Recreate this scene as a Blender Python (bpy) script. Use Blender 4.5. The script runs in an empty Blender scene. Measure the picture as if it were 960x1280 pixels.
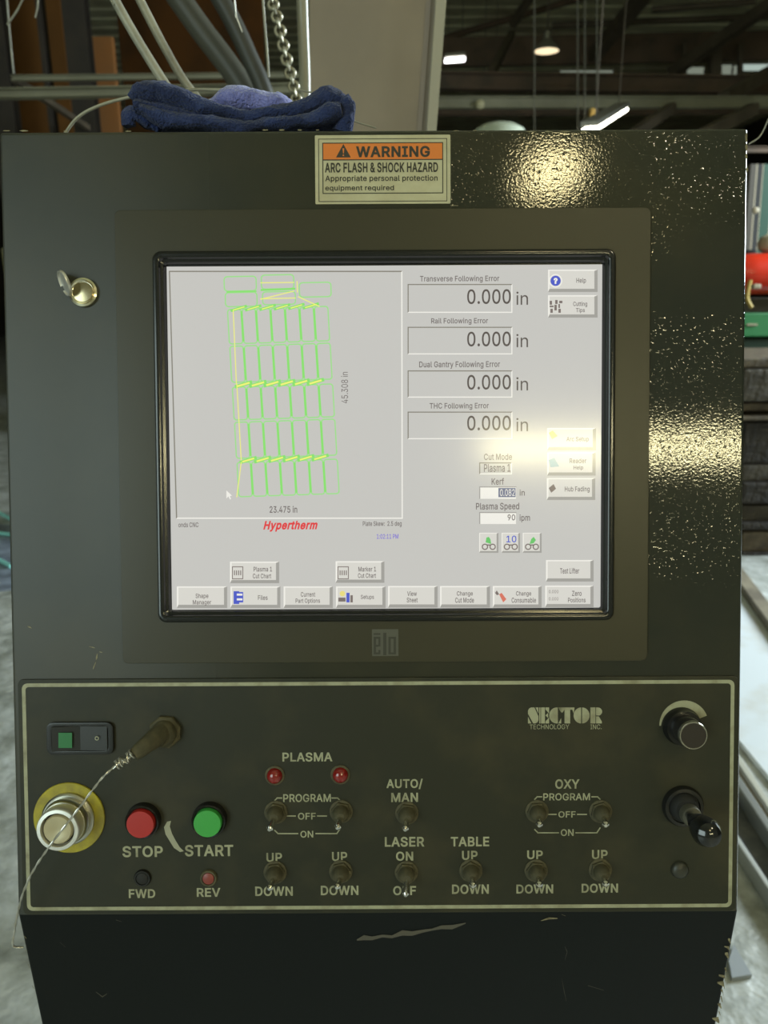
import bpy, bmesh, math, random
from mathutils import Vector, Matrix, noise
random.seed(7)
R = math.radians
sc = bpy.context.scene
C = sc.collection

# ------------------------------------------------------------------ camera
F_PX = 961.0
PITCH, ROLL = 16.0, -0.3
CAM = Vector((0, 0, 1.5))
CR = Matrix.Rotation(R(90 - PITCH), 4, 'X') @ Matrix.Rotation(R(ROLL), 4, 'Z')
cd = bpy.data.cameras.new('camera')
cd.sensor_fit = 'VERTICAL'; cd.sensor_height = 36.0; cd.lens = F_PX / 1280 * 36
cd.clip_start = 0.02; cd.clip_end = 300
cam = bpy.data.objects.new('camera', cd); C.objects.link(cam)
cam.matrix_world = Matrix.Translation(CAM) @ CR
cd.dof.use_dof = True; cd.dof.focus_distance = 0.60; cd.dof.aperture_fstop = 9.0
sc.camera = cam

# ------------------------------------------------------------------ view, world, daylight
sc.view_settings.view_transform = 'Standard'; sc.view_settings.look = 'None'
sc.view_settings.gamma = 1; sc.view_settings.use_curve_mapping = False
sc.view_settings.exposure = 0.0
w = bpy.data.worlds.new('world'); sc.world = w; w.use_nodes = True
w.node_tree.nodes['Background'].inputs[0].default_value = (0.95, 1.0, 0.66, 1)
w.node_tree.nodes['Background'].inputs[1].default_value = 0.19

def area(name, loc, target, sx, sy, col, power, spread=180):
    l = bpy.data.lights.new(name, 'AREA'); l.shape = 'RECTANGLE'; l.size = sx; l.size_y = sy
    l.color = col; l.energy = power; l.spread = R(spread)
    o = bpy.data.objects.new(name, l); C.objects.link(o)
    o.location = loc
    o.rotation_euler = (Vector(target) - Vector(loc)).to_track_quat('-Z', 'Y').to_euler()
    return o
# open workshop door behind the operator: cool daylight
area('door_daylight', (-4.2, -5.5, 2.9), (-0.6, 1.5, 0.6), 3.4, 3.6, (0.80, 1.0, 0.98), 205)
area('side_fill_light', (6.2, 4.0, 3.4), (2.0, 2.7, 0.0), 3.0, 2.4, (0.80, 0.93, 1.0), 800)  # added area light at the right, brightens the floor and slab tops

# ------------------------------------------------------------------ projection helpers
def ray(px, py):
    return (CR.to_3x3() @ Vector(((px - 480) / F_PX, -(py - 640) / F_PX, -1))).normalized()
def atY(px, py, y):
    d = ray(px, py); return CAM + d * ((y - CAM.y) / d.y)
def atZ(px, py, z=0.0):
    d = ray(px, py); return CAM + d * ((z - CAM.z) / d.z)
LEAN = 13.8
PX = Vector((1, 0, 0)); PV = Vector((0, math.sin(R(LEAN)), math.cos(R(LEAN)))); PN = PX.cross(PV)
PO = CAM + ray(480, 640) * 0.60
PM = Matrix.Translation(PO) @ Matrix((PX, PV, PN)).transposed().to_4x4()
def uv(px, py, h=0.0):
    """panel coordinates (metres) of the point seen at a pixel, h above the panel"""
    d = ray(px, py); t = ((PO + PN * h) - CAM).dot(PN) / d.dot(PN)
    p = CAM + d * t - PO
    return (p.dot(PX), p.dot(PV))
def PT(u, v, h=0.0): return PM @ Matrix.Translation((u, v, h))
def PW(px, py, h=0.0):
    u, v = uv(px, py, h); return PM @ Vector((u, v, h))
S = 0.6 / F_PX       # metres per pixel on the panel

# ------------------------------------------------------------------ materials
MATS = {}
def mat(name, col, rough=0.5, metal=0.0, emit=None, es=1.0, noise_amt=0.0, nscale=8.0, col2=None,
        bump=0.0, bscale=300.0, bdist=0.0005, spec=0.5, coat=0.0, lo=0.4, hi=0.65, alpha=1, trans=0, stretch=None, sheen=0, detail=4):
    if name in MATS: return MATS[name]
    m = bpy.data.materials.new(name); m.use_nodes = True
    nt = m.node_tree; b = nt.nodes['Principled BSDF']
    b.inputs['Base Color'].default_value = (*col, 1); b.inputs['Roughness'].default_value = rough
    b.inputs['Metallic'].default_value = metal; b.inputs['Specular IOR Level'].default_value = spec
    b.inputs['Coat Weight'].default_value = coat; b.inputs['Coat Roughness'].default_value = 0.08
    b.inputs['Transmission Weight'].default_value = trans
    b.inputs['Sheen Weight'].default_value = sheen
    if emit:
        b.inputs['Emission Color'].default_value = (*emit, 1); b.inputs['Emission Strength'].default_value = es
    if col2 or bump:
        tc = nt.nodes.new('ShaderNodeTexCoord'); vec = tc.outputs['Object']
        if stretch:
            mp = nt.nodes.new('ShaderNodeMapping'); mp.inputs['Scale'].default_value = stretch
            nt.links.new(vec, mp.inputs['Vector']); vec = mp.outputs[0]
    if col2:
        n = nt.nodes.new('ShaderNodeTexNoise'); n.inputs['Scale'].default_value = nscale; n.inputs['Detail'].default_value = detail
        n.inputs['Roughness'].default_value = 0.6
        nt.links.new(vec, n.inputs['Vector'])
        mr = nt.nodes.new('ShaderNodeMapRange'); mr.inputs[1].default_value = lo; mr.inputs[2].default_value = hi
        nt.links.new(n.outputs[0], mr.inputs[0])
        mx = nt.nodes.new('ShaderNodeMix'); mx.data_type = 'RGBA'
        mx.inputs[6].default_value = (*col, 1); mx.inputs[7].default_value = (*col2, 1)
        nt.links.new(mr.outputs[0], mx.inputs[0]); nt.links.new(mx.outputs[2], b.inputs['Base Color'])
    if bump:
        n = nt.nodes.new('ShaderNodeTexNoise'); n.inputs['Scale'].default_value = bscale; n.inputs['Detail'].default_value = 2
        nt.links.new(vec, n.inputs['Vector'])
        bp = nt.nodes.new('ShaderNodeBump'); bp.inputs['Strength'].default_value = bump; bp.inputs['Distance'].default_value = bdist
        nt.links.new(n.outputs[0], bp.inputs['Height']); nt.links.new(bp.outputs[0], b.inputs['Normal'])
    MATS[name] = m
    return m
def emat(name, srgb, k=1.0):
    """a lit screen pigment: backlit LCD behind satin glass"""
    lin = [((c / 255) / 12.92 if c / 255 < .04045 else ((c / 255 + .055) / 1.055) ** 2.4) * k for c in srgb]
    return mat(name, (0.02, 0.02, 0.02), rough=0.13, emit=lin, es=1.0)

# ------------------------------------------------------------------ geometry collector
def wm(o):
    return (wm(o.parent) @ o.matrix_basis) if o.parent else o.matrix_basis.copy()
class G:
    def __init__(s): s.v = []; s.f = []
    def add(s, vs, fs):
        k = len(s.v); s.v += [Vector(p) for p in vs]; s.f += [tuple(i + k for i in f) for f in fs]; return s
    def box(s, x0, x1, y0, y1, z0, z1):
        return s.add([(x, y, z) for z in (z0, z1) for x, y in ((x0, y0), (x1, y0), (x1, y1), (x0, y1))],
                     [(3, 2, 1, 0), (4, 5, 6, 7), (0, 1, 5, 4), (1, 2, 6, 5), (2, 3, 7, 6), (3, 0, 4, 7)])
    def prism(s, poly, z0, z1):
        n = len(poly)
        return s.add([(*p, z0) for p in poly] + [(*p, z1) for p in poly],
                     [tuple(range(n - 1, -1, -1)), tuple(range(n, 2 * n))] + [(i, (i + 1) % n, n + (i + 1) % n, n + i) for i in range(n)])
    def poly(s, pts, z=0.0):
        return s.add([(p[0], p[1], p[2] if len(p) > 2 else z) for p in pts], [tuple(range(len(pts)))])
    def lathe(s, prof, n=32, c=(0, 0), M=None, phase=0):
        vs = []; fs = []
        for r, z in prof:
            for i in range(n):
                a = 2 * math.pi * i / n + phase; p = Vector((c[0] + r * math.cos(a), c[1] + r * math.sin(a), z))
                vs.append(M @ p if M else p)
        for j in range(len(prof) - 1):
            for i in range(n):
                fs.append((j * n + i, j * n + (i + 1) % n, (j + 1) * n + (i + 1) % n, (j + 1) * n + i))
        fs.append(tuple(range(n - 1, -1, -1))); fs.append(tuple((len(prof) - 1) * n + i for i in range(n)))
        return s.add(vs, fs)
    def tube(s, path, r, n=8, closed=False, flat=1.0):
        path = [Vector(p) for p in path]; N = len(path); vs = []; fs = []
        up = None
        for i, p in enumerate(path):
            a = path[i - 1] if (i or closed) else p; b = path[(i + 1) % N] if (i < N - 1 or closed) else p
            t = (b - a).normalized()
            if up is None:
                up = t.orthogonal().normalized()
                if abs(t.z) < .9: up = (Vector((0, 0, 1)) - t * t.z).normalized()
            up = (up - t * up.dot(t)).normalized(); sd = t.cross(up)
            rr = r[i] if isinstance(r, (list, tuple)) else r
            for k in range(n):
                an = 2 * math.pi * k / n
                vs.append(p + up * math.cos(an) * rr + sd * math.sin(an) * rr * flat)
        for i in range(N if closed else N - 1):
            for k in range(n):
                j = (i + 1) % N
                fs.append((i * n + k, i * n + (k + 1) % n, j * n + (k + 1) % n, j * n + k))
        if not closed:
            fs.append(tuple(range(n - 1, -1, -1))); fs.append(tuple((N - 1) * n + k for k in range(n)))
        return s.add(vs, fs)
    def strip(s, pts, w, z):
        """flat line of width w through 2d points"""
        for a, b in zip(pts, pts[1:]):
            a = Vector(a); b = Vector(b); d = (b - a).normalized() * w / 2; q = Vector((-d.y, d.x))
            s.poly([a - d - q, b + d - q, b + d + q, a - d + q], z)
        return s
    def build(s, name, m, parent=None, M=None, smooth=False, bevel=0, label=None, seg=2):
        me = bpy.data.meshes.new(name); me.from_pydata([tuple(v) for v in s.v], [], s.f); me.update()
        if bevel:
            bm = bmesh.new(); bm.from_mesh(me)
            es = [e for e in bm.edges if len(e.link_faces) == 2 and e.calc_face_angle() > 0.6]
            bmesh.ops.bevel(bm, geom=es, offset=bevel, segments=seg, profile=0.5, affect='EDGES', clamp_overlap=True)
            bm.to_mesh(me); bm.free()
        if smooth:
            for p in me.polygons: p.use_smooth = True
            try: me.set_sharp_from_angle(angle=R(38))
            except Exception: pass
        for x in (m if isinstance(m, list) else [m]): me.materials.append(x)
        o = bpy.data.objects.new(name, me); C.objects.link(o)
        if bevel and smooth:
            wn = o.modifiers.new('normals', 'WEIGHTED_NORMAL'); wn.keep_sharp = True; wn.weight = 100
        M = M or Matrix.Identity(4)
        if parent:
            o.parent = parent; o.matrix_basis = wm(parent).inverted() @ M
        else: o.matrix_basis = M
        if label: o['label'] = label
        return o
def rrect(x0, x1, y0, y1, r, n=5):
    pts = []
    for cx, cy, a in ((x1 - r, y1 - r, 0), (x0 + r, y1 - r, 90), (x0 + r, y0 + r, 180), (x1 - r, y0 + r, 270)):
        for i in range(n + 1):
            t = R(a + 90 * i / n); pts.append((cx + r * math.cos(t), cy + r * math.sin(t)))
    return pts
def ring(g, outer, inner, z0, z1):
    """plate with a hole; same point count"""
    n = len(outer)
    g.add([(*p, z0) for p in outer] + [(*p, z1) for p in outer] + [(*p, z1) for p in inner] + [(*p, z0) for p in inner],
          [q for i in range(n) for j in [(i + 1) % n] for q in
           ((i, j, n + j, n + i), (n + i, n + j, 2 * n + j, 2 * n + i), (2 * n + i, 2 * n + j, 3 * n + j, 3 * n + i), (3 * n + i, 3 * n + j, j, i))])
    return g
def thing(name, label, cat, loc=(0, 0, 0), group=None):
    o = bpy.data.objects.new(name, None); C.objects.link(o); o.location = loc
    o.empty_display_size = 0.05
    o['label'] = label; o['category'] = cat
    if group: o['group'] = group
    return o
def tag(o, label, cat, group=None):
    o['label'] = label; o['category'] = cat
    if group: o['group'] = group
    return o
def struct(o): o['kind'] = 'structure'; return o

# lettering outlines (triangulated glyph shapes, built below as meshes)
GLYPHS = r'''A.u#A)g)V+l/7,]/7.d)V-z)V,h,w,a-1,X-H,P-c,G.%,<.J,0.s,=.s,1.I,%.%+x-b+o-G+h-0+b,w*Q)V*k+0*k+j-a+j-a+0,7.]+<+j-2+j-F+0+)+0###7#8#9#6#5###8#9#$#4#3#$#3#2#2#1#$#1#/#$#4#$#5#9#5#$###9#$#,#+#%#,#%#-#.#-#%#0#.#%#(#&#;#&#:#;#*#)#:#%#+#*#*#:#%#:#&#%#@#=#8#/#1#<#/#<#0#$#/#0#0#%#$#>#?#;#.#0#<#=#@#>#6#9#=#9#8#=#:#)#>#;#:#>#(#;#?#?#>#@#8#7#@
B.]#q*8)V*8/7,9/7,Z/5,y//-7/$-L.r-^.b-l.N-u.9-{-}-}-e-|-O-x->-r-.-i,|-_,p-R,g-E,_-7,X-),S-),N-9,L-I,F-Y,=-i,2-v,#.%+n./+Z.4+C.6+*.4*l..*T.#*?-q*,-_)v-F)i-+)_,e)X,?)V*z*5,=*5,b*8,~*?-8*L-F*]-O*p-Q++-P+;-L+K-D+Z-;+h-.+t,{+},j,),U,-,@,/*z,/*z,f,6,f,H,h,Y,k,i,q,w,y-(-(-1-4-8-B-=-Q->-c-;-x-4.0-&.A,o.N,V.U,8.X*z.X#L#^###$###^#o#%#p#`#_#^#$#^#_#_#p#$#p#%#$#a#]#[#M#K#J#J#N#M#a#[#b#L###K#K#M#L#`#^#]#]#a#`#n#&#o#%#o#&#Z#Y#9#d#c#8#8#7#d#e#d#7#m#l#)#(#m#)#N#J#I#I#O#N#Z#9#[#b#[#9#9#8#b#8#c#b#m#(#n#&#n#(#F#E#Q#E#D#Q#R#Q#D#D#C#R#S#R#C#C#B#S#B#A#S#T#S#A#A#@#T#U#T#@#@#?#U#V#U#?#?#>#V#>#=#V#W#V#=#<#W#=#1#0#h#i#h#0#0#/#i#/#.#i#j#i#.#.#-#j#O#I#H#P#O#H#H#G#P#G#F#P#F#Q#P#W#<#X#<#;#X#;#:#X#Y#X#:#9#Y#:#e#7#6#6#5#e#f#e#5#5#4#f#4#3#f#g#f#3#3#2#g#2#1#g#1#h#g#j#-#k#-#,#k#,#+#k#l#k#+#+#*#l#)#l#*
C/8#{,S)O,))S+])^+8)p*t*-*X*K*B*p*1+?*(+n*#,F*(,z*1-N*B-x*X.A*t.`+8.y+]//,)/:,S/>,n/<-+/9-B/2-X/*-n.z.%.l.7.].G.J.T.6.`-|.h-d.n-J.,-J.(-[-|-k-t-z-k.+-`.6-S.@-F.I-8.P-).U,u.Y,e.[,S.],5.Y+t.Q+Z.D+C.2+/-v*z-Z*n-:*g,p*d,F*g+x*n+S*z+3+/*r+C*Z+Z*H+u*;,5*4,S*1,e*2,u*4-)*8-8*=-F*D-S*M-`*V-k*c-t*o-|*}.(+2.,+B.n+B.h+).`*m.T*W.G*C.8*1.%)}-n)o-Y)d-C)[-+)T,n)P#*#)#]#]#[#*#+#*#[#[#Z#+#,#+#Z#Z#Y#,#-#,#Y#X#-#Y#-#X#W#.#-#W#W#V#.#/#.#V#V#U#/#0#/#U#U#T#0#1#0#T#3#S#R#$#`#%#4#Q#5#%#`#_#Q#4#R#3#R#4###b#a#z#d#c#6#N#7#z#c###b###c#N#6#O#P#O#6###a#$#`#$#a#5#Q#P#P#6#5#%#_#&#_#^#&#(#&#^#)#(#^#]#)#^#1#T#S#2#1#S#S#3#2#L#8#M#e#y#x#x#f#e#K#9#L#8#L#9#g#w#v#h#g#v#f#x#w#w#g#f#I#;#J#;#:#J#K#J#:#9#K#:#s#r#k#l#k#r#r#q#l#m#l#q#q#p#m#n#m#p#p#o#n#B#A#C#D#C#A#A#@#D#E#D#@#@#?#E#F#E#?#?#>#F#h#v#u#i#h#u#u#t#i#j#i#t#t#s#j#s#k#j#F#>#G#>#=#G#H#G#=#=#<#H#I#H#<#;#I#<#d#z#y#y#e#d#7#N#M#M#8#7
D/0#T+~)V*])V*]*5+z*5,F*8,i*@-,*M-E*`-Y*w-j+7-u+W-|+{-~,G-|,o-u-7-j-W-Z-s-F..-..@,l.M,J.U,$.X*Y.X*Y/7,)/7,Y/3-)/)-O.s-p.[.0.>.E-v.U-M._,{.c,G._+p.U+A.E*t./*O-o*2-M)v-%)e,T)Y*z/7*z)V*8)V*8/7*z.X*z*5#Q#P#:#:#;#Q###&#O#%#O#S#O#%#$#P#$#%#:#P#%#:#%#R#:#R#N#;#:#N#M#)#(#<#8#=#>#7#6#)#M#L#L#*#)#=#8#7#7#>#=#M#(###&###(#8#<#9#N#9#<#?#5#@#F#E#/#0#/#E#1#0#E#E#D#1#I#H#,#-#,#H#H#G#-#.#-#G#G#F#.#F#/#.#1#D#2#D#C#2#3#2#C#C#B#3#4#3#B#B#A#4#5#4#A#@#5#A#*#L#K#+#*#K#K#J#+#J#I#+#I#,#+#5#?#6#>#6#?#9#N#R#%#S#R#O#&#S
E.7#0*8)V*8/7-c/7-c.X*z.X*z,g-Q,g-Q,-*z,-*z*5-f*5-f)V###-#,#$###,#,#)#$#)#(#$#-###/#/#.#-#)#,#+#+#*#)#&#%#(#$#(#%
F..#.*8)V*8/7-`/7-`.X*z.X*z,_-H,_-H,$*z,$*z)V#-#,###,#)###$###)#&#%#(#)#,#+#+#*#)#$#)#(#(#%#$
G/B#z,U)O,))S+[)^+7)p*s*-*W*K*A*q*1+?*&+n*#,F*&,z*1-N*A-x*W.A*r.`+7.y+Z//,&/:,Q/>,l/<-*/8-B/2-Y/(-o.x.&.j.9.Y.H.H.U.4.a-z.i-d.o-K.,-K.%-[-z-j-r-x-i.*-_.5-R.?-F.H-8.O-).T,u.Y,d.[,Q.],4.Y+t.Q+Y.D+B.2+/-w*z-Z*n-:*g,p*d,F*g+x*n+S*z+3+/*r+C*[+Z*H+u*;,6*4,U*1,q*3-0*9-G*C-[*Q-m*c-{*x.++5.1+O.3+m.F+j,d+j,d,H.s,H.s+k.p+B.g*y.W*W.C*:.*)}-h)j-F)[,})R.3+j#*#)#]#]#[#*#+#*#[#[#Z#+#,#+#Z#Z#Y#,#-#,#Y#X#-#Y#-#X#W#.#-#W#W#V#.#/#.#V#V#U#/#0#/#U#U#T#0#1#0#T#_#^#&#Q#5#4#_#&#%#%#`#_#Q#4#R#O#6#P#a#$#####b#a#6#O#N#N#7#6#`#%#$#$#a#`#5#Q#P#P#6#5#&#^#(#)#(#^#]#)#^#1#T#S#2#1#S#3#2#S#S#R#3#R#4#3#L#8#M#w#d#x#c#x#d#K#9#L#8#L#9#f#e#v#v#e#w#d#w#e#I#;#J#;#:#J#K#J#:#9#K#:#q#p#l#p#o#l#s#r#h#i#h#r#r#q#i#j#i#q#q#l#j#k#y#l#l#o#k#B#A#C#D#C#A#A#@#D#f#v#u#g#f#u#u#t#g#t#s#g#s#h#g#D#@#E#@#?#E#F#E#?#?#>#F#G#F#>#>#=#G#H#G#=#=#<#H#I#H#<#;#I#<#x#c###b###c#y#k#m#n#m#k#k#o#n#7#N#M#M#8#7#j#l#y
H/?#0*8)V*8/7*z/7*z,j-w,j-w/7.^/7.^)V-w)V-w,0*z,0*z)V###/#.#$###.#.#&#$#&#%#$#-#,#+#+#*#-#(#-#*#*#)#(#&#.#-#-#(#&
I,u#0)v)V)v*5*s*5*s.X)v.X)v/7,U/7,U.X+Y.X+Y*5,U*5,U)V#$###%#&#)#(#-#/#.#+#*#,#%###/#/#-#%#&#%#-#-#,#&#,#*#&#)#&#*
J-{#B+[)O+1)T*g)b*G)x*0*;)}*a)x+3)x+O*_+O*_+3*a*r*i*Y*w*F+-*9+B*1+[*.+t*1,.*9,@*F,M*Y,U*r,X+3,X/7->/7->+3-:*a-,*;,o)x,O)b,+)T#+#*#-#-#,#+###2#$#1#$#2#$#1#%#0#%#1#%#0#&#0#/#&#(#&#/#)#(#/#/#.#)#*#)#.#-#*#.#6#5#@#@#5#A#4#A#5#=#<#8#9#8#<#:#9#<#<#;#:#6#@#?#7#6#?#?#>#7#>#=#7#=#8#7#A#4###4#3###2###3
K.h#B*e+3*e+{*q,/*},>+-,M+9,[+D,j+P,x+^-++j-9+w-F-Z/7.T/7,/,],,,]*8)V*8/7*z/7*z-<*y,)*z+d*z)V-c)V+_,K,,,~.U)V*y,:*z+I+i,=,;,i#%#$#7#3###$#4#3#$###3#9#$###8#7#$#8#%#7#>#%#>#6#$#%#6#4#$#6#6#5#4#+#*#;#<#2#1#:#=#1#1#=#A#<#1#A#0#/#<#2#<#;#-#,#<#.#-#<#<#/#.#7#8#;#&#7#;#(#&#;#)#(#;#;#*#)###9#?#8###?#7#&#>#2#;#@#1#2#@#:#1#@#8#?#@#;#8#@#,#+#<#+#;#<#0#<#A
L-x#**8)V*8/7*z/7*z*5-W*5-W)V#$###&#&###)#)#(#&#$#&#%
M0T#Q*8)V*8/7+:/7,^+^,h+A,t*x-$*P-0*-,|*--,*O-8*v-D+@-N+^.q/7/s/7/s)V/2)V/2,l/2-5/3-`/4.1/5.^/;.^/6.M/1.=/,.-.w-Y.h-0.],l-D)V,g)V+L,l+A-/+3-W*~.,*m.^*t.^*u.4*v-c*w-6*w,l*w)V-)*D/5.I*t.H#I#G#$#M#L###$###L#L#K#$#K#J#$#I#$#J#H#G#P#,#+#N#,#*#)#B#,#)#E#%#F#H#F#%#G#H#%#$#G#%#1#>#=#;#8#2#2#:#;#9#;#:#5#4#3#3#2#5#6#5#2#7#6#2#2#8#7#;#9#O#0#/#@#1#=#<#<#9#1#9#:#1#:#2#1#,#B#A#A#+#,#+#.#-#@#?#0#%#E#D#D#C#&#&#%#D#+#-#N#*#,#N#>#1#?#1#0#?#9#<#O#8#;#O#.#+#A#A#@#/#/#.#A#&#C#(#C#B#(#)#(#B#G#I#P#F#H#P
N/E#J*8)V*8/7+*/7-E+Y-K+P-Q+E-Y+9-b++-j*w-s*h-{*V.)*E.2*3.)*2.&*D.%*V.$*i.#*{-~+0-~+?-~+f-~/7.d/7.d)V-r)V+m,k+S-9+J-H+A-Y+6-l*i.X*t.Z*w-o*y-6*z,l*z)V.&*J*u.B#G#F###$###F#F#E#$#E#D#$#B#$#D#B#C#%#$#B#%#C#B#I#%#C#A#<#-#,#-#<#.#/#1#0#1#/#2#/#0#3#4#3#0#0#;#4#5#4#;#;#0#<#0#1#<#.#<#1#1#2#.#2#/#H#5#;#6#7#6#;#8#7#;#;#:#8#9#8#:#,#+#<#A#@#%#=#&#>#&#%#>#?#>#%#@#?#%#/#3#H#.#2#H#&#=#<#(#&#<#)#(#<#*#)#<#+#*#<#B#D#I#A#C#I
O/O#m,S)O,))S+])^+8)p*t*-*X*K*B*p*1+?*(+n*#,F*(,z*1-N*B-x*X.A*t.`+8.y+]//,)/:,S/>,~/:-J//-o.y.3.`.N.A.e-x.u-N/#,z/&,F/#+n.u+?.e*p.N*K.3*--o)p-J)^,~)S,S*1,q*3-2*;-K*H-c*Z-w*q.,+2.8+R.@+x.B,F.@,p.8-:.,-[-w-w-c.3-K.E-2.R,q.Y,S.],5.Y+u.Q+Z.E+C.3+0-w*z-Z*n-:*g,p*d,F*g+x*n+R*z+2+0*r+C*Z+Z*H+u*;,5*3#+#*#g#g#f#+#,#+#f#f#e#,#-#,#e#e#d#-#d#c#-#.#-#c#c#b#.#/#.#b#b#a#/#0#/#a#%#j#&#j#i#&#_#^#3###H#l###l#$#k#$#l#[#5#]#4#]#5#$#k#%#j#%#k#]#4#^#3#^#4#&#i#(#)#(#i#i#h#)#*#)#h#g#*#h#0#a#`#1#0#`#`#_#1#2#1#_#_#3#2#6#Z#Y#F#J#G#G#J#I#X#7#Y#6#Y#7#L#K#E#V#9#W#8#W#9#E#K#F#J#F#K#W#8#X#7#X#8#B#A#N#O#N#A#A#@#O#P#O#@#@#?#P#Q#P#?#R#Q#?#?#>#R#S#R#>#>#=#S#T#S#=#=#<#T#L#E#D#D#C#L#M#L#C#C#B#M#B#N#M#T#<#U#<#;#U#V#U#;#;#:#V#9#V#:#G#I###H###I#Z#6#[#5#[#6
P.Q#R*8)V*8/7,3/7,X/4,z/--:.|-R.l-f.X-u.B.#.(.+-h.--J.+-,.#,l-u,Q-f,;-R,&-:+r,z+f,X+_,3+]*j+]*j,:,1,:,I,<,`,@,r,H-%,R-2,`-;,o-A-#-E-6-F-J-E-^-A-p-;.%-2.4-%.@,r.K,`.R,I.W,0.X*z.X*z)V*z,:*z+]#O#9###9#:###$###:#L#%#M#N#M#%#9#O#Q#:#9#Q#:#P#N#$#:#N#N#%#$#<#7#=#=#7#6#6#>#=#J#(#K#&#K#(#7#<#8#;#8#<#K#&#L#%#L#&#4#3#@#A#@#3#3#2#A#2#1#A#B#A#1#1#0#B#C#B#0#0#/#C#D#C#/#E#D#/#/#.#E#F#E#.#.#-#F#G#F#-#-#,#G#,#+#G#H#G#+#+#*#H#>#6#5#?#>#5#5#4#?#4#@#?#H#*#I#*#)#I#J#I#)#(#J#)#8#;#Q#;#P#Q#P#:#Q
Q/O#y,=+A-&+A-`*Q-o*=.i)%.$)%-H)r-9**,S)O,))S+])^+8)p*t*-*X*K*B*p*1+?*(+n*#,F*(,z*1-N*B-x*X.A*t.`+8.y+]//,)/:,S/>,~/:-J//-o.y.3.`.N.A.e-x.u-N/#,z/&,F/#+n.u+?.e*p.N*K.3*--o)p-J)^,~)S,S*1,q*3-2*;-K*H-c*Z-w*q.,+2.8+R.@+x.B,F.@,p.8-:.,-[-w-w-c.3-K.E-2.R,q.Y,S.],5.Y+u.Q+Z.E+C.3+0-w*z-Z*n-:*g,p*d,F*g+x*n+R*z+2+0*r+C*Z+Z*H+u*;,5*3.&*#-S)c--*:-]*U#2#1#p#p#o#2#3#2#o#o#n#3#4#3#n#n#m#4#5#4#m#l#5#m#5#l#k#6#5#k#k#j#6#7#6#j#j#i#7#8#7#i#i#h#8#9#8#h#r#q#/#e#<#f#r#/#.#.#s#r#;#g#f#f#<#;#P#,#Q#t#-#,#,#P#t#c#>#d#=#d#>#s#.#-#-#t#s#d#=#e#<#e#=#/#q#0#1#0#q#p#1#q#9#h#g#:#9#g#g#;#:#N#*#O#*#+#O#?#b#a#a#@#?#%#S#&#T#%#&#&#U#T#`#_#A#M#&#*#&#S#*#+#*#S#R#+#S#$#R#S#S#%#x#@#a#`#`#A#@#J#I#V#W#V#I#I#H#W#X#W#H#H#G#X#Y#X#G#Z#Y#G#G#F#Z#[#Z#F#F#E#[#]#[#E#E#D#]#M#*#v#)#(#M#L#K#&#U#&#K#K#J#U#J#V#U#]#D#^#D#C#^#_#^#C#C#B#_#A#_#B#Q#,#O#O#+#Q#R#$###>#c#b#b#?#>#%#T#x#L#&#u#&#M#u#*#N#v#Q#+#w#+#R#w#M#(#u#)#M#v#R###w#$#S#x
R.U#X*8)V*8/7,4/7,Y/4,z/.-;.~-R.n-g.[-u.E.$.,.+-l.--N.+-1.$,q-u,W-g,B-R,0-;+|,z+q,Y+k,4+i*]+i*],G,2,G,J,H,a,L,s,S-&,]-3,h-<,u-B-*-F-;-G-N-F-b-B-t-<.)-3.7-&.B,s.L,`.R,J.W,1.X*z.X*z)V-O)V,.,-,x,-.@)V*z,G*z+i,?+i-&+u#9###O###9#:#$###:#:#N#$#L#%#M#9#O#U#:#9#U#N#:#T#M#%#N#$#N#%#>#R#?#6#R#7#=#<#R#R#>#=#K#J#(#&#K#(#V#7#Q#7#R#Q#;#Q#<#K#&#L#%#L#&#4#3#@#A#@#3#3#2#A#B#A#2#2#1#B#1#0#B#C#B#0#0#/#C#D#C#/#E#D#/#/#.#E#F#E#.#.#-#F#-#,#F#G#F#,#,#+#G#H#G#+#+#*#H#7#V#P#6#7#P#6#P#W#R#6#W#?#R#5#5#4#?#4#@#?#H#*#I#*#)#I#J#I#)#(#J#)#8#Q#U#Q#;#T#T#U#Q#T#:#U#Q#8#V#R#<#Q#5#R#W#P#S#W
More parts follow.
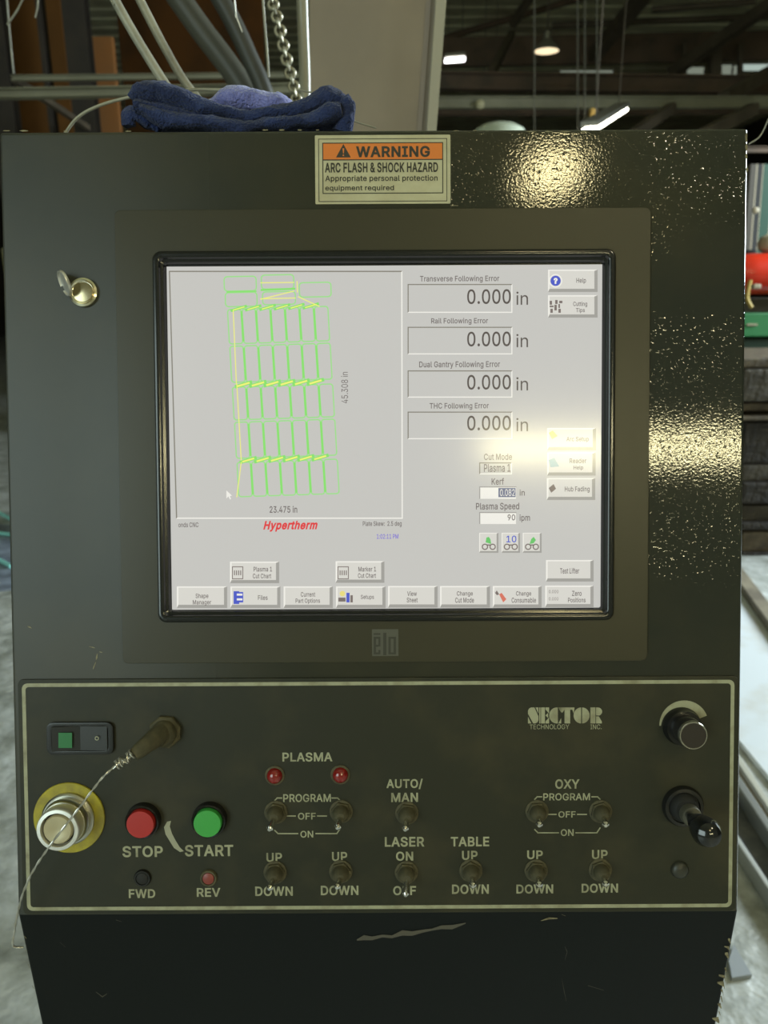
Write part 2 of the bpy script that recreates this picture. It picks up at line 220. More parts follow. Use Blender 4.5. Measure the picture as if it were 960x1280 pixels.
S.S$7,()M+_)O+>)U*})`*c)n*M*#*<*8*/*O*%*j)}++*e++*i*s*o*c*x*T+**H+8*>+H*7+[*1+o*.,(*-,>*.,S*2,g*8,x*A-+*K-7*X-@*g-F*w-H+--F+<-B+J-:+U-0+`-#+h,q+p,a+v,O+|,=,%+Z,7+3,E*m,U*R,j*?-&*4-C*0-c*2.#*:.=*G.T*X.i*n.y+,/,+G/6+f/<,+/>,K/<,j/6-*/,-B.y-V.i-h.U-u.?-}.&.$-i-?-i-:.%-..9,w.I,a.U,F.],).`+o.^+[.Z+I.T+:.L+-.B*~.6*v.)*r-v*p-g*r-U*w-G+$-<+0-2+=-)+K,}+Z,w+i,r+w,n,P,`,`,[,p,V-%,P-6,H-F,@-U,6-c,*-o+x-z+i.%+V.++C.,+-.**m-~*S-q*<-a*&-K)p-1)b,o)V,M)O#*#)#1#1#0#*#+#*#0#0#/#+#,#+#/#/#.#,#-#,#.#N#M#u#O#N#u#u#t#O#P#O#t#t#s#P#Q#P#s#s#r#Q#R#Q#r#r#q#R#S#R#q#q#p#S#T#S#p#n#m#V#m#W#V###7#6###6#$#5#$#6#|#{#J#z#J#{#X#l#k#$#5#%#4#%#5#J#z#K#z#y#K#x#K#y#W#m#l#l#X#W#%#4#&#4#3#&#(#&#3#3#2#(#)#(#2#1#)#2#K#x#L#x#w#L#M#L#w#w#v#M#u#M#v#T#p#o#U#T#o#o#n#U#n#V#U#}#H#~#8$6#9#H#}#I#F#E$%$%$$#F#9$6$5#:#9$5$5$4#:$4#;#:#F$$#G$$$##G#H#G$##~#H$##g#]#h#]#[#h#i#h#[#Z#i#[$2$1#=#>#=$1$1$0#>#?#>$0$0$/#?#@#?$/$/$.#@$.$-#@#A#@$-$-$,#A#B#A$,$,$+#B$+$*#B#C#B$*$*$)#C#c#b#d#e#d#b#b#a#e#a#`#e#;$4$3#<#;$3$3$2#<$2#=#<#C$)#D$)$(#D$($&#D#E#D$&$%#E$&#e#`#f#`#_#f#g#f#_#_#^#g#]#g#^$6#8###7###8#|#J#I#I#}#|#i#Z#j#Z#Y#j#k#j#Y#X#k#Y
T.U#,)w.X)w/7.5/7.5.X,I.X,I)V+d)V+d.X#$###+#&#%#(#+#*#)#)#(#+#(#%#+#$#+#%
U/?#N,K)N,#)P+])X+<)f*{)x*d*3*Q*L*C*i*;+.*8+O*8/7*y/7*y+T*{+=+%+&+/*n+;*[+K*L+^*@+s*7,0*1,K*0,f*1,~*7-9*@-K*L-Z*[-h*n-p+&-v+=-x+T-x/7.^/7.^+O.Z+..R*i.E*L.2*3-v)x-Y)f-:)X,r)P#-#,#1#1#0#-#.#-#0#0#/#.#6#%#7#8#$###7#%#$#$#8#7#%#6#&#5#&#6#&#5#(#5#4#(#)#(#4#4#3#)#*#)#3#+#*#3#3#2#+#,#+#2#1#,#2#M#;#:#;#M#L#<#;#L#L#K#<#K#=#<#G#F#@#A#@#F#F#E#A#B#A#E#E#D#B#C#B#D#=#K#J#>#=#J#J#I#>#?#>#I#I#H#?#H#G#?#G#@#?#M#:###:#9###8###9
V.u#9+o)V)g/7*P/7+c+q+j+^+r+F+z++,)*g,4*C,@)v,3)v,?*C,I*h,S+,,]+G,d+^,k+q-z/7.d/7,_)V,9*1#(#&#####&#$#%#$#&#.#,###,#+###+#*###*#)###(###)#5#4#6#6#4#7#3#7#4#/#-#7#0#/#7#1#0#7#2#1#7#7#3#2#.###7#7#-#.#.#-#8#-#/#8#,#.#8
W14#`+=)V)g/7*N/7+E+g+I+U+N+D+Q+3+^*Z+a*H+e*6+h*#+`*#+d*6+g*H+k*Z+n*l+r*}+v+3,(+g,{/7-k/7.c+g.g+U.k+D.o+3.{*Z/#*H/(*6/+*#.}*#/%*6/)*H/-*Z/1*l/4*}/8+3/E+g0;/71#/7/L)V.[)V-_-1-X-G-S-_-M-v-H.5-C.Q->.p-L.p-G.R-B.8-=-z-8-b-2-I-,-1,.)V+d*9/&*;-E.H#*#)###)#(###(#&###$###&#%#$#&#-#0#.#.#1#-#.#0#/#,#/#0#0#-#]#-#1#]#/#,###,#+###*###+#3#2#[#W#V#7#V#R#7#R#S#7#/###[#.#/#[#1#.#[#[#2#1#Z#Y#6#Q#P#8#U#Q#8#T#U#8#>#A#B#C#?#@#@#?#A#B#A#?#B#?#^#H#K#J#J#I#H#F#E#K#G#F#K#K#H#G#C#@#K#D#C#K#K#E#D#K#@#L#@#A#L#A#>#L#=#L#>#P#O#8#=#<#L#U#R#_#S#R#U#U#T#S#7#S#T#T#8#7#,#0#]#X#W#7#7#6#Y#Y#X#7#N#M#9#9#8#N#O#N#8#?#C#^#>#B#^#4#3#[#:#9#M#M#L#:#;#:#L#<#;#L#R#V#_#Q#U#_#Z#6#[#6#5#[#5#4#[
X.o#T)i)V+|,e+|,4)t/7*e/7+T.#+_-q+g-d+o-W+v-L+|-B,&-7,.-,,4,z,;,m,0,m,D-7,J-A,Q-L,X-W,s.#-e/7.R/7,K,7,K,h.])V-m)V,m*~,T+G,N+Q,H+[,B+f,<+q,5+},.,/,<,/,6+~,/+r,)+g+~+]+x+R+q+H+X*~*W)V+k,M,6,x,[,O,5+}#)#(#&###O#N#%#L#K#%#K#J#J#I#%#I#F#%#$#%#F#3#0#$#0#/#$#.#$#/#L#%#M#N#M#%#%#$#P#)#&#$#*#)#$#+#*#$#,#+#$#-#,#$#$#.#-#E#S#H#B#;#C#C#;#D#;#G#D#H#D#G#7#6#<#>#=#?#9#8#:#7#<#8#;#B#A#A#@#;#@#?#;#;#?#R#;#R#<#2#;#<#Q#2#<#5#4#<#<#6#5#S#E#I#F#I#E#E#H#F#H#G#F#G#;#F#$#F#;#;#2#$#3#$#2#2#Q#3#0#3#1#$#&#P###N#P#N#%#P#1#3#Q#<#4#Q#:#8#R#8#<#R#?#=#R#D#H#S
Y.m#;+n)V+n+s)g/7*W/7+c-F+n-5+x,~,%,m,/,Z,8,F,B,.,(,.,1,F,:,[,C,n,L-#,V-5,a-F-l/7.[/7,T+s,T)V,5,N#&#%#(#*#$#+#,#/#0#+#$#/#/#,#+#(#%#$#)#(#$#$#*#)#1#-#.#.#2#1#6#5#7#7#5#8#4#8#5#2#.#8#3#2#8#8#4#3#$###9#9#8#$#/#$#8#8#.#/#.#-#/#0#/#-#0#-#:#-#1#:#,#0#:
Z.J#H*%)V*%**,Y-p,e.#,p.3,{.C-,.R-7.b-C.q-J.Z-5.Y,{.Y,f.X,Q.X,<.X,&.X*#.X*#/7-|/7-|.c+K*~+?*n+4*^+(*M*^)x*V*2*l*3+$*4+:*5+O*5+d*5+y*5-~*5-~)V-1.Y*o*3#=#<#>#$###<#<#=#$#<###C#C#B#<#B#A#<#A#@#<#?#<#@#>#<#G#=#>#;#;#:#=#$#=#:#:#9#$#9#8#$#$#8#%#5#4#3#.#*#-#+#.#-#,#+#-#-#7#,#7#6#,#7#%#8#&#%#7#(#&#7#7#-#(#)#(#-#-#*#)#.#+#F#+#,#/#0#/#,#1#0#,#2#1#,#C###E#E#D#C#2#,#3#,#6#3#5#3#6#+#/#F#*#.#F#<#?#G#;#>#G
a-t$@+B)M++)O*p)S*Z)[*H)f*8)t*,*))}*;)w*P)u*i)w*}){+4*&+C*1+P*<+Z*J+d*X+k*i+q*z+v+1+y+C+|+T,#,2,+,?,-,I,/,Q,3,W,8,Z,>,],G,],I,[,X,X,f,S,r,L,|,C-),8-0,+-5+w-8+g-9+T-8+E-5+7-0++-**|,~*s,v*k,m*e,d*a,Z*$,l*/-&*<-9*K-H*[-T*o-_+&-f+;-k+O-n+e-o+s-o,&-m,7-j,G-f,W-`,g-V,u-L-%->-0-.-8,v-=,_-?,C-?)V,^)V,^*0,X*0,S*&,L)y,D)p,:)g,-)_+z)W+j)R+W)O+L*)+c*++v*/,,*7,:*@,F*L,O*Y,V*i,Z*w,]+,,]+a,X+^,S+Z,K+X,C+V,9+T,/+R+k+M+Q+J+C+H+5+E+(+A*w+;*m+5*d+-*^+#*Y*s*X*f*Y*Y*]*N*c*D*j*<*t*5+#*0+0*,+>**#*#)$:$:$9#*#+#*$9$9$8#+#,#+$8$8$7#,#-#,$7$7$6#-#.#-$6#/#.$6$6$5#/#0#/$5#1#0$5$5$4#1#2#1$4$4#3#2#U#T#S#S#R#U#8$/$.$.#9#8$?###w#7$0$/$/#8#7#L#K#[#K#]#[##$?#$$?$>#$#%#$$>$=#%$>#6$1$0$0#7#6#Y#N#M#Z#Y#M#M#L#Z#L#[#Z#%$=#&$=$<#&#(#&$<$<$;#(#)#($;$:#)$;#3$4$3#4#3$3$3$2#4#5#4$2$2$1#5$1#6#5#U#R#Q#V#U#Q#Q#P#V#W#V#P#P#O#W#X#W#O#O#N#X#N#Y#X#x#v#u#J#_#^#y#t#s#H#`#I#x#u#t#t#y#x#_#J#I#I#`#_#:$,$+#;$*$)#:$+$*$*#;#:#y#s#r#z#y#r#r#q#z$,#:$-#G#b#H#b#a#H#`#H#a#m#l#k#k#j$$$%$$#j#A#@#j#j#i#A#B#A#i#i#h#B#~#}#m#m#k#~$##~#k#k$$$#$($&$%#>#=$%$%#j#>#?#>#j#j#@#?#B#h#C#h#g#C#D#C#g#g#f#D#E#D#f#f#e#E#e#d#E#z#q#p#{#z#p#p#o#{#o#n#{#|#{#n#n#m#|#m#}#|#;$)$(#<#;$($($%#<$%#=#<#E#d#F#d#c#F#G#F#c#b#G#c#w###v#v#x#w#9$.$-$-#:#9#J#^#K#]#K#^
b.<#t,-)N+s)O+`)S+N)Z+A)c+5)l+,)v+#*$*x*.*s*7*m*7*m)V*1)V*1/7*o/7*o--*s--*x-5+#->++-H+5-Q+@-Z+M-d+_-j+r-n,--o,K-m,h-e-&-W-=-D-P-.-a,n-l,M-s,+-u+`-s+9-l*q-a*P-Q*5->)y-&)g,i)Y,L)P,#*+,:*-,N*3,`*>,o*L,{*^-**r-1+--5+E-6+`-5+z-1,7-*,M,|,b,p,s,a-$,N-0,;-6,#-8+i-6+T-0+C-%+5,t+(,c*z,O*s,9*o+{*n+`*o+D*s+,*z*p+)*[+5*J+D*=+U*3+i*-#/#.#0#l#k#0#k#j#0#1#0#j#j#3#1#n#m#.#0#.#m#l#0#m#3#j#i#i#h#3#%#s#&#s#r#&#:#d#c#c#;#:#&#r#(#)#(#r#r#q#)#*#)#q#8#7#e#e#d#8#9#8#d#d#:#9#*#q#+#,#+#q#q#p#,#-#,#p#p#o#-#.#-#o#n#.#o#3#h#g#4#3#g#g#f#4#5#4#f#f#e#5#6#5#e#e#7#6#1#3#2#b#=#<#P###N#O#$#####P#O#=#b#a#a#>#=#_#?#`#R#Q#M#M#Q#N#P#N#Q#>#a#`#`#?#>#I#H#U#V#U#H#H#G#V#W#V#G#G#F#W#X#W#F#Y#X#F#F#E#Y#Z#Y#E#E#D#Z#[#Z#D#D#C#[#R#M#L#L#K#R#S#R#K#K#J#S#T#S#J#J#I#T#I#U#T#[#C#]#C#B#]#^#]#B#B#A#^#_#^#A#A#@#_#?#_#@#s#%#$#$#O#s#b#<#c#;#c#<
c-{#{+r)N+P)Q+2)Y*r)g*Y)z*D*6*4*Q*(*q)|+8)y+^)|,)*(,L*4,l*D-,*Y-C*r-V+2-e+P-m+r-o,*-o,;-l,L-h,]-b,l-Z,z-R-,-H-8-=-B-0-K,}-R,n-X,^,x,N,u,X,p,b,k,j,e,r,_,y,V-$,M-*,D-/,:-3,/-6,#-7+r-8+Z-6+E-/+3-#+#,q*s,_*i,J*c,4*_+w*]+^*_+E*c+-*i*r*s*^+#*L+3*>+E*3+Z*-+r**,#*+,0*-,;*0,E*3,N*8,W*>,`*E,f*L,m*U,r*_,v*h,y*r-Y*c-S*R-L*B-C*4-9*&--)w,{)l,m)c,^)[,M)U,<)Q,*)O#*#)#]#]#[#*#+#*#[#[#Z#+#,#+#Z#Z#Y#,#-#,#Y#Y#X#-#X#W#-#.#-#W#W#V#.#/#.#V#V#U#/#0#/#U#M#7#N#6#N#7#z#c###b###c#N#6#O###b#$#b#a#$#%#$#a#`#%#a#4#Q#P#5#4#P#P#O#5#O#6#5#%#`#&#`#_#&#(#&#_#_#^#(#)#(#^#]#)#^#0#U#T#1#0#T#T#S#1#2#1#S#S#R#2#3#2#R#R#Q#3#Q#4#3#y#e#d#e#y#x#x#f#e#K#9#L#8#L#9#f#x#w#w#g#f#I#;#J#;#:#J#K#J#:#9#K#:#s#r#k#l#k#r#r#q#l#m#l#q#q#p#m#n#m#p#p#o#n#B#A#C#D#C#A#A#@#D#E#D#@#@#?#E#g#w#v#h#g#v#v#u#h#i#h#u#u#t#i#j#i#t#t#s#j#s#k#j#E#?#F#?#>#F#G#F#>#>#=#G#H#G#=#=#<#H#I#H#<#;#I#<#y#d#z#c#z#d#L#8#M#7#M#8
d.<#t+f)N+G)P++)Y*l)g*U)y*B*5*3*P*&*q){+9)y+`){,+*&,M*3,n*B-.*U-D*m-W++-e+G-m+g-o+}-n,5-j,E-d,S-Z,_-Q,h-H,p->,v-5,{---$---$/7-c/7-c)V-&)V-&*7,|*7,v*.,p*$,h)v,^)l,R)c,D)Z,4)S+|)O+p*+,**-,>*3,O*=,_*J,k*[,t*p,{+,-#+D-%+`-#+{,{,9,u,O,k,c,_,t,O-%,>-0,+-6+p-8+X-6+D-0+3-$+#,s*s,b*i,M*c,7*_+z*]+`*_+E*c+-*j*r*s*^+#*L+3*>+D*3+X*-#+#*#n#n#m#+#,#+#m#m#l#,#-#,#l#l#k#-#k#j#-#.#-#j#j#i#.#/#.#i#i#h#/#0#/#h#e#d#4#e#4#3#r#$#s#N#O###s#$#####O#s#b#6#c#5#c#6#$#r#%#q#%#r#c#5#d#4#d#5#%#q#&#(#&#q#q#p#(#)#(#p#p#o#)#*#)#o#n#*#o#0#h#g#1#0#g#g#f#1#2#1#f#f#e#2#e#3#2#a#8#7#P#M#L#L#Q#P#`#9#a#8#a#9#<#;#_#Q#L#K#K#J#Q#R#Q#J#J#I#R#_#;#`#;#:#`#9#`#:#C#E#D#C#X#W#X#C#Y#C#B#Y#@#Y#B#V#U#E#E#C#V#C#W#V#Y#@#Z#[#Z#@#]#[#@#?#]#@#@#B#A#R#I#H#H#G#R#S#R#G#G#F#S#T#S#F#F#E#T#E#U#T#]#?#^#?#>#^#_#^#>#>#=#_#<#_#=#M#P#N#O#N#P#a#7#b#6#b#7
e.(#z+w)N+S)Q+3)Y*r)g*X)z*D*6*4*Q*(*q)|+8)y+^){,(*(,J*3,k*C-+*W-B*p-U+0-d+N-m+p-o,*-n,>-k,R-e,f-],x-Q---C-<-2-I,z-S,c-[,H-a,+-b+e-b+K*G+K*G,$-@,$-#+m,},*,y,@,s,U,i,g,^,v,O-(,>-1,+-6+p-8+Y-6+F-1+4-&+$,v*t,g*j,V*c,C*^,/*]+v*]+T*_+9*c*|*k*g*v*T+)*E+9*9+K*1+a*,+w**,+*+,9*-,F*1,Q*6,]*=,f*E,o*N,u*Y,{*f-[*W-T*D-J*3-=)~-.)q,w)e,d)Z,M)S,5)O,~,$*^,$*]+K#,#+#D#-#,#D#G#F#w#X#W#E#+#*#]#]#[#+#D#+#[#Z#Y#D#Y#E#D#-#D#E#.#-#E#/#.#E#E#W#/#0#/#W#W#V#0#1#0#V#T#S#3#S#4#3###d#c#Q#P#6###c#$#b#$#c#5#R#Q#Q#6#5#$#b#%#b#a#%#&#%#a#`#&#a#4#S#R#R#5#4#&#`#(#`#_#(#)#(#_#_#^#)#*#)#^#]#*#^#1#V#U#2#1#U#U#T#2#T#3#2#e#v#f#f#v#u#u#g#f#N#8#O#7#O#8#g#u#t#t#h#g#N#M#:#:#9#N#8#N#9#B#A#F#A#@#F#p#o#l#m#l#o#o#n#m#C#G#Z#C#B#G#B#F#G#I#H#F#F#@#I#@#?#I#h#t#s#i#h#s#s#r#i#j#i#r#r#q#j#k#j#q#q#p#k#p#l#k#I#?#J#?#>#J#K#J#>#>#=#K#L#K#=#=#<#L#<#;#L#M#L#;#:#M#;#v#e###d###e#Y#Z#G#O#7#P#6#P#7#D#[#y#Z#D#y#X#E#x#F#H#w#E#Y#x#Y#G#w#Y#w#x#C#Z#y
f,F#I,,-j,,-5)]-5)]-j*M)V*M.D*N.X*S.k*].{*h/-*u/8+)/A+:/G+K/K+^/L+l/L+w/K,%/I,//G,6/E,;/C,+.i+z.m+t.n+m.o+f.o+T.m+F.i+<.a+5.U+1.G+0.7+0)V*M-5*M-j+0-j+0-5#E#H#F#H#E#D#C#B#)#*#)#B#B#A#*#+#*#A#,#+#A#A#@#,#-#,#@#@#.#-#>#2#1#3#=#<#2#>#=#=#3#2#8#7#9#:#9#7#7#6#:#5#:#6#:#5#;#5#4#;#<#;#4#3#<#4#.#@#?#/#.#?#0#/#?#?#>#0#>#1#0#F#G#C#(#D#E#&#%#E#F#&#E#C#)#F#$###G#H#$#G#G#F#H
g.=$:+r&t+V&v+>&y+((#*o(,*^(6*N(B*B(O*7(]*/(l*b)-*h)$*o(x*w(o+$(g+0(_+<(X+K(S+^(P+r(O,4(Q,M(Y,c(f,s(w,})4-$)P-$*@,{*@,v*8,o*/,h*$,^)w,R)n,D)g,4)a+|)]+f)[+G)^+,)e*n)r*V*&*C*=*3*V*&*u){+<)y+b){,-*&,O*3,n*C-.*V-D*m-W+,-e+H-m+g-o+}-n,5-j,E-d,S-[,`-R,i-H,q->,w-5,}---&---&-j-c-j-c)M-a).-Y(n-L(V-<(C-((4,l((,Q&{,5&v+p*7,+*9,>*>,P*G,_*S,k*d,u*v,|+0-$+H-%+d-$+~,|,:,u,P,l,d,`,t,P-%,?-0,+-6+p-8+X-6+E-0+3-%+#,s*s,c*j,N*c,9*_+}*]+d*_+I*c+2*j*x*s*e+$*T+3*H+E*>+Y*9#,#+#0#0#/#,#/#.#,#-#,#.#O#N$4$4$3#O#P#O$3$3$2#P#Q#P$2$2$1#Q$1$0#Q#R#Q$0$0$/#R#S#R$/$/$.#S#T#S$.#4#3#&#&#3#(#$#5#%#H#q$9$(#Z$)#5#$#6#H$9#I$8#I$9#Y$*$)$)#Z#Y#4#&#%#%#5#4#I$8#J$7#J$8#X$+$*$*#Y#X#(#3#)#3#2#)#*#)#2#2#1#*#+#*#1#0#+#1#J$7#K#L#K$7$7$6#L#M#L$6$6$5#M#N#M$5$4#N$5#T$.$-#U#T$-$-$,#U#V#U$,$,$+#V#W#V$+$+#X#W#7###p#8#7#p#r#G#F#F#E#r#E#s#r$%#^$&#^#]$&#[$&#]#t#C#B#a#`$$#8#p#o#o#9#8#s#E#D#D#C#s#C#t#s$$#`$%#`#_$%#^$%#_#i#h#=#>#=#h#z#y#h#h#g#z#{#z#g#f#e#g#l#k#;#k#j#;#<#;#j#j#i#<#i#=#<#x#w#>#>#h#x#h#y#x#{#g#|#g#e#|#}#|#e#~#}#e#d#~#e#9#o#n#:#9#n#n#m#:#m#l#:#l#;#:#t#B#A#A#@#t#u#t#@#@#?#u#v#u#?#?#>#v#>#w#v#~#d$##d#c$#$$$##c#c#b$$#a$$#b#6#$#####7#6#q#H#G#G#r#q$&#[$(#Z$(#[
h..#L*o,+*o)V*1)V*1/7*o/7*o,h*c,h*q--+%-F+:-X+Q-e+k-m,+-o,D-n,[-h,p-`-&-R-6-B-C-/-L,s-Q,W-S,8-S)V,q)V,q,3,n,O,g,g,Y,y,H-,,3-4+u-7+c-6+R-2+C-++5,}+*,r*{,d*t,R*p,@*o-(#&#%#*#%#$###*#%#####J#*#.#D#C#-#E#D#D#.#-#,#F#E#E#-#,#*#J#I#)#*#I#I#H#)#H#G#)#+#)#G#G#F#+#F#,#+#&#*#(#0#A#1#A#0#B#/#B#0#1#A#@#@#2#1#<#;#:#:#9#<#<#9#=#9#8#=#8#7#=#>#=#7#7#6#>#6#5#>#?#>#5#5#4#?#4#3#?#@#?#3#2#@#3#B#/#C#.#C#/#)#+#K#*#)#K#(#*#K
i+I#@*1)V*1-j*o-j*o)V*P.O*E.P*;.T*2.[*+.d*&.m*$.x*&/(*+/2*2/:*;/@*E/D*P/F*[/D*f/@*o/:*v/2*z/(*{.x*z.m*v.d*o.[*f.T*[.P#.#-#,#/#.#0#1#+#*#(#3#)#)#3#*#3#2#*#1#*#2#.#,#+#+#1#.#0#.#1#5#?#>#>#6#5#:#9#8#;#:#<#=#<#:#7#=#:#:#8#7#=#7#>#6#>#7#$###&#&#%#$#?#5#(#5#4#(#3#(#4
j+I#Q*1-j*o-j*o)8*m(}*i(i*c(V*X(F*L(9*=(/*+(&)r&~)Z&|)L&|)L(Y)X(Y)i([)v(a*#(i*+(t*/)(*1)9*O.O*D.P*:.T*1.[*+.d*%.m*$.x*%/(*+/2*1/:*:/@*D/D*O/F*[/D*f/@*o/:*u/2*z/(*{.x*z.m*u.d*o.[*f.T*[.P#2#/#3#/#2#0#1#0#2#3#/#.#B#;#C#;#B#<#3#.#-#4#3#-#?#>#=#=#<#?#<#B#?#B#A#?#@#?#A#9#D#:#P#F#9#F#E#9#D#9#E#N#H#O#L#K#M#K#J#I#M#K#N#H#N#K#K#I#H#F#P#O#G#F#O#O#H#G#4#-#,#,#+#4#5#4#+#+#*#5#6#5#*#*#)#6#)#(#6#7#6#(#(#&#7#8#7#&#&#%#8#%#$#8###8#$#:#D#;#C#;#D
k-l#7*k++*k+w*v+w,e-j-V-j+Z+j+S+j*1)V*1/7*o/7*o)V,o)V+6+]+b,--c)V*o+w*o+.+<+T+l+|#$#3#-###+#.#+###$#,#+#$#$#-#,#)#1#*#/#2#)#1#)#6#(#&#1#$###4#0#*#1#1#&#%#)#2#6###.#4#*#0#5#0#%#3#3#4#0#3#$#4#)#*#5#/#)#5#0#4#5#%#0#1#(#1#6
l+`#:+-)T*m)V*W)_*F)k*:)|*3*7*1*P*1/7*o/7*o*`*o*O*r*C*u*:*{*5+)*1+4*0+B*1+L*2+W)Y+D)U+<)T+5)T#)#(#/#/#.#)#*#)#.#.#-#*#+#*#-#-#,#+#2###3#4#8#7#7#6#4#6#5#4#3###9#9#8#3#8#4#3###2#$#2#1#$#%#$#1#1#0#%#&#%#0#(#&#0#/#(#0
m0B#s*1)V*1-j*m-j*m,p*i,p*o-(*w-9+%-H+2-T+@-_+N-g+^-m+n-p+~-q,=-n,T-f,h-W,x-D-(-.-/,p-%,p-,-%-4-7-?-E-L-R-Z-]-l-f-}-l.5-p.I-q._-p.s-k/+-c/<-W/K-H/W-6/a,|/f,d/h,G/h)V/*)V/*,F/&,`.z,s.n-&.]-1.J-7.7-8.%-7-r-4-e-.-Y-%-O,w-G,k-B,^->,O-=,?-=)V,Z)V,Z,L,X,a,Q,r,E-$,6-0,#-6+j-8+[-7+M-4+@-.+3-%+),w*{,j*t,Z*p,I*o,6*o)V*m-#-+,~#p#o###$###o#(#$#o#o#n#(#i#h#,#h#-#,#*#k#j#+#*#j#j#i#+#i#,#+#(#n#m#&#(#m#m#l#&#l#k#&#)#&#k#k#*#)#$#(#%#f#/#g#.#g#/#e#d#2#1#0#e#e#2#1#e#0#f#/#f#0#`#8#a#b#a#8#8#6#b#6#5#b#c#b#5#5#4#c#c#4#d#4#3#d#2#d#3#-#h#g#g#.#-#[#Z#7#Z#Y#7#V#=#<#>#U#T#T#?#>#=#V#U#U#>#=#7#Y#X#9#7#X#:#9#X#X#W#:#;#:#W#W#V#;#V#<#;#A#S#R#C#B#Q#R#Q#B#A#R#B#M#L#K#K#J#M#J#I#M#M#I#N#I#H#N#O#N#H#H#G#O#G#F#O#P#O#F#F#E#P#E#D#P#Q#P#D#C#Q#D#?#T#S#@#?#S#S#A#@#^#]#_#`#_#]#]#[#`#8#`#[#[#7#8#8#7#r#&#)#q#(#&#q#%#(#q#7#9#r#6#8#r
n..#L*o,+*o)V*1)V*1-j*m-j*m,h*c,h*q--+%-F+:-X+Q-e+k-m,+-o,D-n,[-h,p-`-&-R-6-B-C-/-L,s-Q,W-S,8-S)V,q)V,q,3,n,O,g,g,Y,y,H-,,3-4+u-7+c-6+R-2+C-++5,}+*,r*{,d*t,R*p,@*m-##$###%#&#%###*#&#####J#*#&#*#(#.#D#C#-#E#D#D#.#-#,#F#E#E#-#,#*#J#I#)#*#I#I#H#)#H#G#)#+#)#G#G#F#+#F#,#+#0#A#1#A#0#B#/#B#0#1#A#@#@#2#1#<#;#:#:#9#<#<#9#=#9#8#=#8#7#=#>#=#7#7#6#>#6#5#>#?#>#5#5#4#?#4#3#?#@#?#3#2#@#3#B#/#C#.#C#/#)#+#K#*#)#K#(#*#K
o.3#m+r)N+P)Q+2)Y*r)g*Y)z*D*6*4*Q*(*q)|+8)y+^)|,)*(,L*4,l*D-,*Y-C*r-V+2-e+P-m+r-o,9-m,W-e,t-V-1-C-E-,-U,l-b,L-j,)-l+^-j+8-b*q-U*Q-E*6-1)z,t)g,W)Y,9)Q+r**,/*-,D*3,V*>,f*L,s*^,|*r-(+--,+E--+^-,+w-(,4,|,J,s,_,f,q,V-#,D-/,/-6+r-8+Z-6+E-/+3-#+#,q*s,_*i,J*c,4*_+w*]+^*_+E*c+-*i*r*s*^+#*L+3*>+E*3+Z*-#+#*#g#g#f#+#,#+#f#f#e#,#-#,#e#e#d#-#d#c#-#.#-#c#c#b#.#/#.#b#b#a#/#0#/#a###H#$#H#l#$#$#l#%#l#k#%#&#%#k#j#&#k#^#]#3#4#3#]#]#[#4#[#5#4#&#j#(#j#i#(#)#(#i#i#h#)#*#)#h#g#*#h#0#a#`#1#0#`#`#_#1#2#1#_#_#^#2#^#3#2#Z#Y#7#6#Z#7#I#G#F#J#I#F#F#E#J#K#J#E#W#9#X#9#8#X#Y#X#8#7#Y#8#B#A#N#O#N#A#A#@#O#P#O#@#@#?#P#Q#P#?#R#Q#?#?#>#R#S#R#>#>#=#S#T#S#=#=#<#T#K#E#D#L#K#D#D#C#L#M#L#C#C#B#M#B#N#M#T#<#U#<#;#U#V#U#;#;#:#V#W#V#:#9#W#:#G#I###H###I#5#[#Z#Z#6#5
p.<#t*1&|*1-j*m-j*m--*s--*x-5+#->++-H+5-Q+@-Z+M-d+_-j+r-n,--o,K-m,h-e-&-W-=-D-P-.-a,n-l,M-s,+-u+`-s+9-l*q-a*P-Q*5->)y-&)g,i)Y,L)P,-)N+s)O+`)S+O)Z+A)c+5)l+,)v+#*$*y*.*s*7*o*7*o&|,#*+,:*-,N*3,`*>,o*L,{*^-**r-1+--5+E-6+`-5+z-1,7-*,M,|,b,p,s,a-$,N-0,;-6,#-8+i-6+T-0+C-%+5,t+(,c*z,O*s,9*o+{*n+`*o+D*s+,*z*p+)*[+5*J+D*=+U*3+i*-#&#%#$#M#l###$###l#l#k#$#k#j#$###N#M#n#m#M#l#M#m#$#j#i#&#$#i#i#h#&#E#s#F#s#r#F#.#d#c#c#/#.#F#r#G#H#G#r#r#q#H#I#H#q#,#+#e#e#d#,#-#,#d#d#.#-#I#q#J#K#J#q#q#p#K#L#K#p#p#o#L#M#L#o#n#M#o#&#h#g#(#&#g#g#f#(#)#(#f#f#e#)#*#)#e#e#+#*#b#1#0#P#C#B#O#D#C#C#P#O#1#b#a#a#2#1#_#3#`#R#Q#A#A#Q#B#P#B#Q#2#a#`#`#3#2#=#<#U#V#U#<#<#;#V#W#V#;#;#:#W#X#W#:#Y#X#:#:#9#Y#Z#Y#9#9#8#Z#[#Z#8#8#7#[#R#A#@#@#?#R#S#R#?#?#>#S#T#S#>#>#=#T#=#U#T#[#7#]#7#6#]#^#]#6#6#5#^#_#^#5#5#4#_#3#_#4#s#E#D#D#O#s#b#0#c#/#c#0
